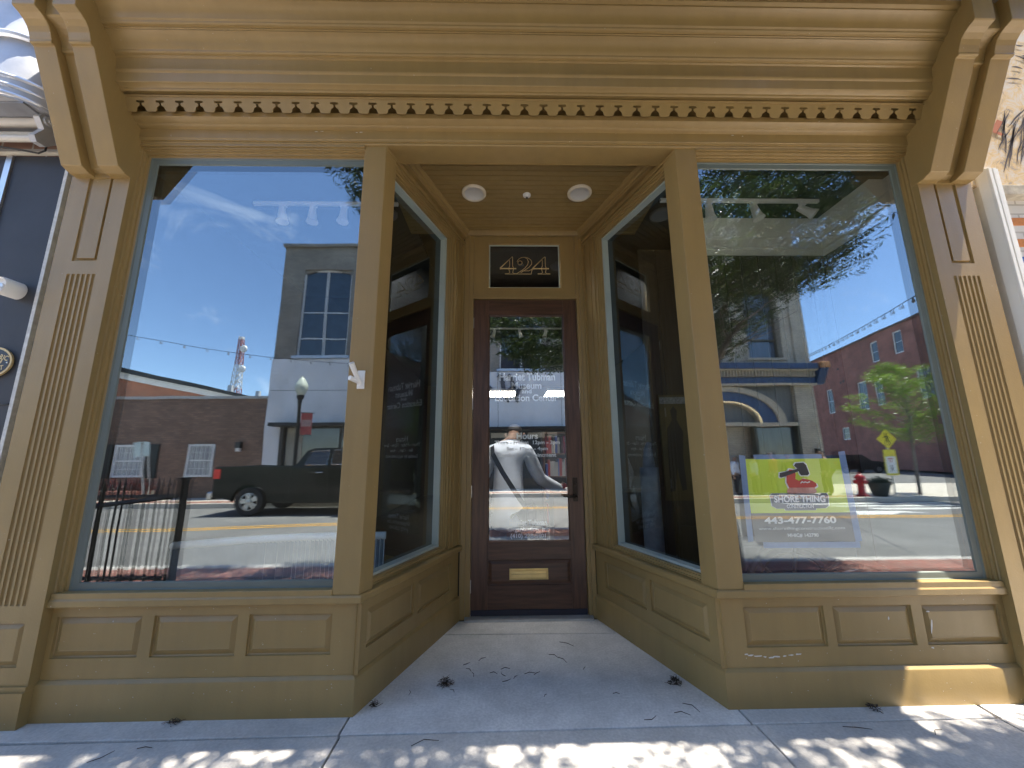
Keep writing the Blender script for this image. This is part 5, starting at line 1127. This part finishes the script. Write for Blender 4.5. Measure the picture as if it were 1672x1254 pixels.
b = MB(SGM); q4([(-.09, 1.22), (.09, 1.22), (0, 1.06)]); b.build('yield_triangle', mat('sign_red', (.5, .03, .03), .5), cs, recalc=False)
b = MB(SGM); q4([(-.045, 1.19), (.045, 1.19), (0, 1.11)], .008); b.build('yield_centre', WHITE2, cs, recalc=False)
b = MB(SGM); q4([(-.02, .99), (.02, .99), (.02, .95), (-.02, .95)]); q4([(-.03, .94), (.03, .94), (.02, .86), (-.02, .86)]); q4([(-.02, .86), (0, .86), (-.04, .77), (-.06, .77)]); q4([(0, .86), (.02, .86), (.06, .77), (.04, .77)]); b.build('small_figure', SBK, cs, recalc=False)
text_verts("TO", (-.05, 1.43, .05, 1.48), SGM, .006, bold=.02).build('lettering', SBK, cs, recalc=False) if False else None
# iron fence
def fence(p0, p1, label, post_at):
    p0, p1 = Vector(p0), Vector(p1); t = thing('iron_fence', label, 'fence', (p0.x, p0.y, 0), 'black iron patio fence'); e = (p1-p0); L = e.length; e.normalize()
    for z in (.97, .18):
        b = MB(); b.tube([(p0.x, p0.y, z), (p1.x, p1.y, z)], .020, 4); b.build('rail', BLACK, t)
    n_ = int(L/.115)
    for i in range(n_):
        q = p0+e*(i+.5)*L/n_; b = MB(); b.tube([(q.x, q.y, .08), (q.x, q.y, 1.07), (q.x, q.y, 1.09), (q.x, q.y, 1.17)], [.0095, .0095, .016, .001], 6); b.build('picket', BLACK, t)
    for q in post_at:
        b = MB(); b.box(q[0]-.035, q[1]-.035, 0, q[0]+.035, q[1]+.035, 1.14); b.box(q[0]-.045, q[1]-.045, 1.14, q[0]+.045, q[1]+.045, 1.165); b.build('post', BLACK, t, bevel=.004)
fence((-3.40, -1.70), (-3.50, -.25), 'black iron fence section running from corner post toward the shopfronts', [(-3.36, -1.76)])
fence((-3.46, -1.78), (-6.6, -1.82), 'black iron fence section running along the sidewalk behind the corner post', [(-6.64, -1.82)])
# string lights
def cable(p0, p1, sag, n, label, nm='string_lights'):
    t = thing('string_lights', label, 'string lights', p0); pts = []
    for k in range(41):
        s = k/40; p = Vector(p0).lerp(Vector(p1), s); p.z -= sag*4*s*(1-s); pts.append(p)
    MB().tube(pts, .008, 5).build('wire', BLACK, t)
    for k in range(n):
        s = (k+.5)/n
        if s > .72 and p1[1] > -1: continue
        p = Vector(p0).lerp(Vector(p1), s); p.z -= sag*4*s*(1-s); b = MB(); b.lathe([(.010, 0), (.013, -.035), (.025, -.065), (.022, -.095), (0, -.11)], 8, tuple(p)); b.build('bulb', mat('bulb_glass', (.30, .30, .28), .2), t, smooth=True)
cable((-13.5, -8.0, 5.45), (-1.2, -11.9, 4.85), .55, 22, 'thin string of festoon bulbs crossing the blue sky in left window')
cable((11.95, -11.9, 5.22), (5.3, .0, 3.86), .12, 30, 'string of festoon bulbs climbing from the tan brick corner building')

# ---------------------------------------------------------------- trees
BARK = mat('bark', (.13, .105, .085), .9, col2=(.24, .21, .18), vscale=5, stretch=(3, 3, .5), bump=.6, bscale=16)
tr = thing('street_tree', 'large leafy street tree whose crown hangs over the sidewalk outside the shop', 'tree', (2.85, -2.62, 0))
base = Vector((2.85, -2.62, 0))
limbs = []
b = MB()
def limb(p, d, L, r, depth):
    pts = [p]; rs = [r]; q = p.copy(); dd = d.normalized()
    for k in range(6):
        dd = (dd+Vector((rnd.uniform(-.14, .14), rnd.uniform(-.14, .14), rnd.uniform(-.04, .08)))).normalized(); q = q+dd*L/6; pts.append(q.copy()); rs.append(r*(1-.09*(k+1)))
    pts = [q_ for q_ in pts if q_.y < -1.9]; rs = rs[:len(pts)]
    if len(pts) < 2: return
    b.tube(pts, rs, 8 if depth < 2 else 5); limbs.append((depth, pts))
    if depth < 3:
        for k in range(3 if depth else 2):
            a = rnd.uniform(0, 6.28); i_ = rnd.choice([3, 4, 5, 6]); i_ = min(i_, len(pts)-1); nd = (dd*.8+Vector((math.cos(a), math.sin(a), rnd.uniform(-.1, .45)))*.8).normalized(); limb(pts[i_], nd, L*rnd.uniform(.55, .75), rs[i_]*.62, depth+1)
limb(base, Vector((-.07, .0, 1)), 2.75, .130, 0)
# dedicated scaffold limbs over the walk
for d_, L_ in (((-.75, .10, .80), 2.9), ((-.9, -.6, .9), 3.0), ((.55, -.15, .95), 1.9), ((.25, -.9, .8), 2.0), ((-.3, -.9, .9), 3.0)):
    limb(base+Vector((-.17, 0, 2.6)), Vector(d_), L_, .050, 1)
b.build('trunk', BARK, tr, smooth=60, recalc=False)
# crown clumps: drooping sprays, lower edge high over the left and low by the trunk
def zlow(x):
    K = [(-3, 6.4), (-2.2, 5.4), (-1.4, 4.6), (-.5, 3.75), (.3, 3.35), (1.2, 3.15), (2.2, 2.75), (3.0, 2.7), (3.9, 3.45), (4.6, 3.75), (5.2, 4.3), (5.6, 5.1), (6.2, 6.5)]
    for i in range(len(K)-1):
        if K[i][0] <= x <= K[i+1][0]: s = (x-K[i][0])/(K[i+1][0]-K[i][0]); return K[i][1]+(K[i+1][1]-K[i][1])*s
    return 9
cl = []
rc_ = random.Random(12)
def inside(x, y, z):
    dist = 2.55-y; zl = 1.35+(zlow(x*5.4/dist)-1.35)*dist/5.4; zl = max(zl, 1.35+(y+2.348)*1.25+1.0)
    top = zl+2.3
    return z > zl and z < top and -4.1 < y < -.85 and ((x-1.9)/4.9)**2+((y+2.45)/1.9)**2 < 1
while len(cl) < 620:
    x = rc_.uniform(-2.8, 6.8); y = rc_.uniform(-5.4, -.85); z = 2.6+5.4*rc_.random()**1.25
    if not inside(x, y, z): continue
    # hollow the middle, thin the top
    cl.append(((x, y, z), (rc_.uniform(.28, .48), rc_.uniform(.28, .42), rc_.uniform(.10, .22)), 1 if z < 6 else .6))
for k in range(46):  # extra clumps overhead, out of view, added to dapple the sidewalk with shade
    cl.append(((rc_.uniform(-1.6, 4.9), rc_.uniform(-1.0, -.62), rc_.uniform(5.2, 6.3)), (rc_.uniform(.22, .42), .22, .12), .75))
leaves('crown', LEAFD, tr, cl, 170, .078, 21, aspect=.36)
st = thing('young_tree', 'young bright green street tree in front of the red brick wall', 'tree', (14.0, -10.7, 0))
b = MB(); b.tube([(14.0, -10.7, 0), (14.02, -10.7, .8), (14.08, -10.72, 1.6), (14.12, -10.7, 2.6), (14.1, -10.7, 3.8)], [.055, .05, .045, .035, .015], 8)
rc_ = random.Random(3); cl = []
for k in range(34):
    z = 1.6+2.7*(k/34); a = rc_.uniform(0, 6.28); Rr_ = 1.85*math.sin(max(.25, min(1, (z-1.0)/3.6))*math.pi)**.6*(1.0 if z < 3.2 else .72)
    e = Vector((math.cos(a), math.sin(a), .45)); p = Vector((14.1, -10.7, z)); tip = p+e*Rr_*rc_.uniform(.7, 1.05)
    b.tube([p, p.lerp(tip, .5)+Vector((0, 0, .08)), tip], [.018, .012, .004], 4)
    for s in (.35, .55, .75, .92, 1.0): q = p.lerp(tip, s); cl.append((tuple(q+Vector((rc_.uniform(-.1, .1), rc_.uniform(-.1, .1), 0))), (.34, .34, .13), 1))
b.build('trunk', BARK, st, smooth=60, recalc=False)
leaves('crown', leafmat('young_leaf', (.12, .22, .02), (.22, .32, .035)), st, cl, 62, .085, 8, aspect=.4)

# ---------------------------------------------------------------- people
SKIN = mat('skin', (.42, .25, .17), .55, var=.04); SKIND = mat('skin_dark', (.16, .085, .055), .55, var=.04)
def skin_mesh(name, chains, mt, parent, sub=1):
    """chains: list of lists of (pos, radius); chains may share start positions; first vertex is the root"""
    vs, es, rs = [], [], []; idx = {}
    for ch in chains:
        prev = None
        for p, r in ch:
            k = tuple(round(c, 4) for c in p)
            if k not in idx: idx[k] = len(vs); vs.append(p); rs.append(r)
            if prev is not None and prev != idx[k]: es.append((prev, idx[k]))
            prev = idx[k]
    off = ROOTLOC[parent]; me = bpy.data.meshes.new(name); me.from_pydata([tuple(Vector(v)-off) for v in vs], es, [])
    o = bpy.data.objects.new(name, me); COL.objects.link(o)
    md = o.modifiers.new('skin', 'SKIN'); md.use_smooth_shade = True; md.branch_smoothing = .4
    if not me.skin_vertices: me.attributes.new('skin', 'FLOAT', 'POINT') if False else None
    sv = me.skin_vertices[0].data if me.skin_vertices else None
    if sv is None:
        bpy.context.view_layer.objects.active = o; bpy.ops.mesh.customdata_skin_add(); sv = me.skin_vertices[0].data
    for i, r in enumerate(rs): sv[i].radius = (r, r) if not isinstance(r, tuple) else r; sv[i].use_root = (i == 0)
    s_ = o.modifiers.new('sub', 'SUBSURF'); s_.levels = sub; s_.render_levels = sub
    dg = bpy.context.evaluated_depsgraph_get(); m2 = bpy.data.meshes.new_from_object(o.evaluated_get(dg)); o.modifiers.clear(); o.data = m2; m2.name = name
    m2.materials.clear(); m2.materials.append(mt); m2.polygons.foreach_set('use_smooth', [True]*len(m2.polygons)); o.parent = parent; return o
def person(x, y, z, H, face, label, top, bottom, hair, skin=SKIN, pose='stand', shirt_len=.50, group=None, arms=None, head_fwd=0.0, lean=0.0, hat=None):
    """face: heading angle of the facing direction (0 = +x)"""
    t = thing('person', label, 'person', (x, y, z), group); f = Vector((math.cos(face), math.sin(face), 0)); s = Vector((-f.y, f.x, 0)); up = Vector((0, 0, 1)); O = Vector((x, y, z)); k = H
    P = lambda a, b_, c: tuple(O+f*a*k+s*b_*k+up*c*k)
    hipz = .52 if pose != 'sit' else .27; sh = hipz+.30; lx = lean
    hips = P(0, 0, hipz)
    torso = [(hips, .085*k), (P(lx*.3, 0, hipz+.10), .078*k), (P(lx*.7, 0, hipz+.21), .092*k), (P(lx, 0, sh-.01), .070*k), (P(lx+.01+head_fwd*.3, 0, sh+.045), .034*k), (P(lx+.02+head_fwd*.7, 0, sh+.075), .036*k), (P(lx+.03+head_fwd, 0, sh+.12-head_fwd*.25), .058*k), (P(lx+.03+head_fwd*1.2, 0, sh+.165-head_fwd*.45), .050*k)]
    ch = [torso]; legs = []; armch = []
    for sd in (1, -1):
        if pose == 'sit': L = [(hips, .085*k), (P(.02, sd*.055, hipz-.01), .058*k), (P(.23, sd*.07, hipz-.0), .044*k), (P(.25, sd*.07, .13), .034*k), (P(.25, sd*.07, .035), .024*k), (P(.33, sd*.075, .018), .022*k)]
        else:
            st_ = .03*sd if pose == 'stand' else .10*sd
            L = [(hips, .085*k), (P(st_*.2, sd*.052, .455), .062*k), (P(st_*.8+.01, sd*.055, .28), .044*k), (P(st_*1.0-.005, sd*.058, .15), .034*k), (P(st_, sd*.058, .04), .023*k), (P(st_+.09, sd*.062, .018), .020*k)]
        legs.append(L); ch.append(L)
        sp = P(lx, sd*.105, sh-.02)
        if arms and sd in arms: ea, ha = arms[sd]
        elif pose == 'sit': ea, ha = P(lx+.03, sd*.14, sh-.17), P(lx+.17, sd*.09, sh-.20)
        else: ea, ha = P(lx-.01, sd*.135, sh-.18), P(lx+.03, sd*.14, sh-.335)
        ev, hv = Vector(ea), Vector(ha); dh = (hv-ev).normalized(); palm = hv+dh*.035*k
        A = [(torso[3][0], .070*k), (sp, .046*k), (tuple(Vector(sp).lerp(ev, .5)), .034*k), (tuple(ev), .028*k), (tuple(ev.lerp(hv, .5)), .024*k), (tuple(hv), .016*k), (tuple(palm), (.020*k, .013*k))]
        ch.append(A); armch.append(A)
        side = dh.cross(up).normalized() if abs(dh.z) < .9 else f; pdn = -up if abs(dh.z) < .9 else s*-sd
        for q, (o_, ln) in enumerate(((-.016, .040), (-.005, .047), (.006, .044), (.016, .034))):
            b0 = palm+dh*.012*k+side*o_*k; ch.append([(tuple(palm), (.020*k, .013*k)), (tuple(b0), .0062*k), (tuple(b0+dh*ln*.5*k), .0055*k), (tuple(b0+dh*ln*.85*k+pdn*ln*.35*k), .0046*k)])
        ch.append([(tuple(hv), .016*k), (tuple(hv+dh*.012*k+side*.020*k*(-sd)), .0075*k), (tuple(hv+dh*.038*k+side*.030*k*(-sd)), .0058*k)])
    body = skin_mesh('body', ch, skin, t)
    # face details: eyes, nose, mouth, ears
    hc = Vector(torso[6][0]); hf = (f+up*(-head_fwd*4)).normalized() if head_fwd else f; hu = (up-hf*up.dot(hf)).normalized(); hs = hf.cross(hu)
    b = MB(); b.tube([tuple(hc+hf*.054*k+hu*.012*k), tuple(hc+hf*.070*k-hu*.010*k), tuple(hc+hf*.056*k-hu*.016*k)], [.006*k, .009*k, .007*k], 8); b.build('nose', skin, t, smooth=True)
    for sd in (1, -1):
        b = MB(); b.lathe([(0, -.009*k), (.007*k, -.005*k), (.009*k, 0), (.007*k, .005*k), (0, .009*k)], 10, tuple(hc+hf*.050*k+hs*.021*k*sd+hu*.012*k)); b.build('eye', BLACK, t, smooth=True)
        b = MB(); b.tube([tuple(hc+hs*.056*k*sd-hu*.014*k), tuple(hc+hs*.063*k*sd+hu*.004*k), tuple(hc+hs*.057*k*sd+hu*.016*k)], [.006*k, .011*k, .006*k], 8); b.build('ear', skin, t, smooth=True)
    b = MB(); b.tube([tuple(hc+hf*.053*k-hs*.018*k-hu*.030*k), tuple(hc+hf*.059*k-hu*.031*k), tuple(hc+hf*.053*k+hs*.018*k-hu*.030*k)], .004*k, 6); b.build('mouth', mat('lips', (.25, .09, .08), .5), t, smooth=True)
    # hair cap
    hm = [(tuple(hc-hf*.022*k-hu*.022*k), .050*k), (tuple(hc-hf*.018*k+hu*.018*k), .060*k), (tuple(hc+hf*.004*k+hu*.046*k), .052*k)]
    skin_mesh('cap' if hat else 'hair', [hm], hat or hair, t, 2)
    # clothes
    T2 = [(torso[0][0], .100*k), (torso[1][0], .094*k), (torso[2][0], .106*k), (torso[3][0], .084*k), (tuple(Vector(torso[3][0]).lerp(Vector(torso[4][0]), .55)), .052*k)]
    cloth = []
    if shirt_len > .52: T2 = [(P(-.0, 0, hipz-.18), .122*k), (P(0, 0, hipz-.08), .116*k)]+T2
    cloth.append(T2)
    for A in armch: cloth.append([(torso[3][0], .084*k), (A[1][0], .058*k), (A[2][0], .047*k), (A[3][0], .041*k), (A[4][0], .036*k), (tuple(Vector(A[4][0]).lerp(Vector(A[5][0]), .8)), .030*k)])
    skin_mesh('shirt', cloth, top, t, 2)
    tr_ = []
    for L in legs: tr_.append([(hips, .096*k)]+[(L[i][0], L[i][1]+.014*k) for i in (1, 2, 3)]+[(tuple(Vector(L[3][0]).lerp(Vector(L[4][0]), .9)), .040*k)])
    skin_mesh('trousers', tr_, bottom, t, 2)
    for L in legs:
        a, c = Vector(L[4][0]), Vector(L[5][0]); skin_mesh('shoe', [[(tuple(a-up*.012*k-(c-a)*.15), .026*k), (tuple(c), .026*k), (tuple(c+(c-a)*.25), .020*k)]], BLACK, t, 1)
    return t, P, torso
SHW = mat('white_linen', (.70, .76, .86), .8, var=.10, vscale=7, bump=.5, bscale=9); TRO = mat('olive_trousers', (.10, .11, .08), .8, var=.15); HBLK = mat('black_hair', (.012, .010, .009), .6, var=.2)
Xp, Yp = .03, 1.66
pt, P, torso = person(Xp, Yp, .02, 1.74, R(78), 'person seen from behind in loose white shirt with black shoulder strap inside doorway', SHW, TRO, HBLK, SKIND, shirt_len=.8, head_fwd=.15, lean=.05,
    arms={-1: ((Xp+.34, Yp+.18, 1.12), (Xp+.62, Yp+.42, .98)), 1: ((Xp-.27, Yp+.05, 1.12), (Xp-.22, Yp+.22, .90))})
b = MB(); pts = [(Xp-.16, Yp-.03, 1.46), (Xp-.15, Yp-.13, 1.38), (Xp-.05, Yp-.185, 1.20), (Xp+.08, Yp-.19, 1.00), (Xp+.18, Yp-.13, .86)]
b.add([v for p in pts for v in ((p[0]-.020, p[1], p[2]-.012), (p[0]+.020, p[1], p[2]+.012))], [(2*i, 2*i+1, 2*i+3, 2*i+2) for i in range(len(pts)-1)]); b.build('shoulder_strap', BLACK, pt, recalc=False)
b = MB(); b.box(Xp+.17, Yp-.16, .62, Xp+.27, Yp+.16, .86); tag(b.build('shoulder_bag', mat('bag_brown', (.06, .035, .02), .6, var=.3), bevel=.03), 'small dark shoulder bag hanging at hip of the person in white shirt', 'bag')
REDS = mat('red_shirt', (.42, .03, .04), .8); GREY = mat('grey_shirt', (.40, .42, .46), .8); DKS = mat('dark_shirt', (.018, .020, .024), .8); DKT = mat('dark_trousers', (.03, .03, .035), .8); HGR = mat('grey_hair', (.35, .34, .32), .7); HBR = mat('brown_hair', (.06, .035, .02), .7); TAN = mat('orange_top', (.40, .18, .08), .8)
person(11.05, -10.95, 0, 1.50, R(200), 'man in dark clothes and cap standing alone on the far sidewalk', DKS, DKT, HBLK, hat=BLACK)
person(9.55, -11.35, 0, 1.46, R(190), 'person in red shirt with grey hair outside the arched restaurant', REDS, DKT, HGR, lean=.03)
person(10.25, -11.55, 0, 1.40, R(150), 'person in dark top outside restaurant, right of the red shirt', DKS, TAN, HBR)
person(8.85, -11.40, 0, 1.36, R(20), 'person in pale grey shirt outside restaurant, left of the red shirt', GREY, DKT, HBR)
person(8.25, -11.50, 0, 1.34, R(60), 'leftmost of the restaurant guests in a pale top', SHW, DKT, HGR)

# ---------------------------------------------------------------- litter on the entry slab
LT_ = mat('dry_litter', (.045, .030, .020), .9, var=.4, vscale=40)
def clump(x, y, z, r, n, label, h=.035):
    b = MB()
    for k in range(n):
        a = rnd.uniform(0, 6.28); q = rnd.uniform(0, r); L = rnd.uniform(.012, .036); c = rnd.uniform(0, 6.28); p = Vector((x+q*math.cos(a)*.9, y+q*math.sin(a)*.6, z+.003+rnd.uniform(0, h)*(1-q/r)))
        b.tube([p, p+Vector((math.cos(c)*L*.5, math.sin(c)*L*.5, .006)), p+Vector((math.cos(c+.4)*L, math.sin(c+.4)*L, rnd.uniform(-.002, .01)))], [.0012, .0014, .0008], 4)
    for k in range(n//3):
        a = rnd.uniform(0, 6.28); q = rnd.uniform(0, r*.8); p = Vector((x+q*math.cos(a), y+q*math.sin(a)*.6, z+.004+rnd.uniform(0, h*.6))); u_ = Vector((rnd.uniform(-1, 1), rnd.uniform(-1, 1), rnd.uniform(-.5, .5)))*.012; v_ = Vector((-u_.y, u_.x, rnd.uniform(-.006, .006)))*.5
        b.add([p-u_, p+v_, p+u_, p-v_], [(0, 1, 2, 3)])
    tag(b.build('leaf_litter', LT_, recalc=False), label, 'leaf litter')
clump(-.365, .275, 0, .05, 60, 'clump of dry twigs and leaf bits on the entry slab left side', .05)
clump(1.02, .25, 0, .05, 60, 'clump of dry leaves against the base of right side panel', .045)
clump(-.73, .09, 0, .03, 18, 'dark debris in the corner at left panel foot', .02)
clump(-1.72, -.03, 0, .035, 24, 'little heap of dry bits by the plinth under left window', .03)
clump(1.98, -.025, 0, .035, 24, 'little heap of dry bits by the plinth under right window', .03)
TW = [(-.22, .42, 2.0, .05), (-.28, .50, .3, .05), (-.18, .55, 1.0, .06), (-.10, .40, .2, .05), (-.03, .44, .5, .06), (.0, .36, 2.6, .05), (.12, .38, .4, .07), (.18, .37, .7, .05), (.30, .62, -.3, .08), (.40, .80, -.5, .12), (.36, .58, -.8, .09), (-.20, .36, 1.6, .05),
      (-.02, .30, .1, .06), (.05, .33, 1.1, .04), (-.56, .18, 1.3, .05), (.22, .14, 1.2, .03), (.62, .16, .1, .04), (.90, -.02, .15, .08), (.98, .06, -.5, .10), (.72, -.07, -.1, .08), (-.45, -.22, .6, .13), (-1.9, -.28, .5, .09), (-1.75, -.20, .2, .07), (1.70, -.15, -.2, .13), (2.1, -.22, .8, .08), (.5, .42, .9, .04), (-.30, .20, 1.9, .04)]
for i, (x, y, a, L) in enumerate(TW):
    b = MB(); p = Vector((x, y, .003)); c = rnd.uniform(-.5, .5)
    b.tube([p, p+Vector((math.cos(a)*L*.5, math.sin(a)*L*.5, .003)), p+Vector((math.cos(a+c)*L, math.sin(a+c)*L, .001))], [.0014, .0018, .001], 5)
    tag(b.build('twig', LT_, recalc=False), 'thin dry brown twig lying on the grey concrete', 'twig', 'fallen twigs')
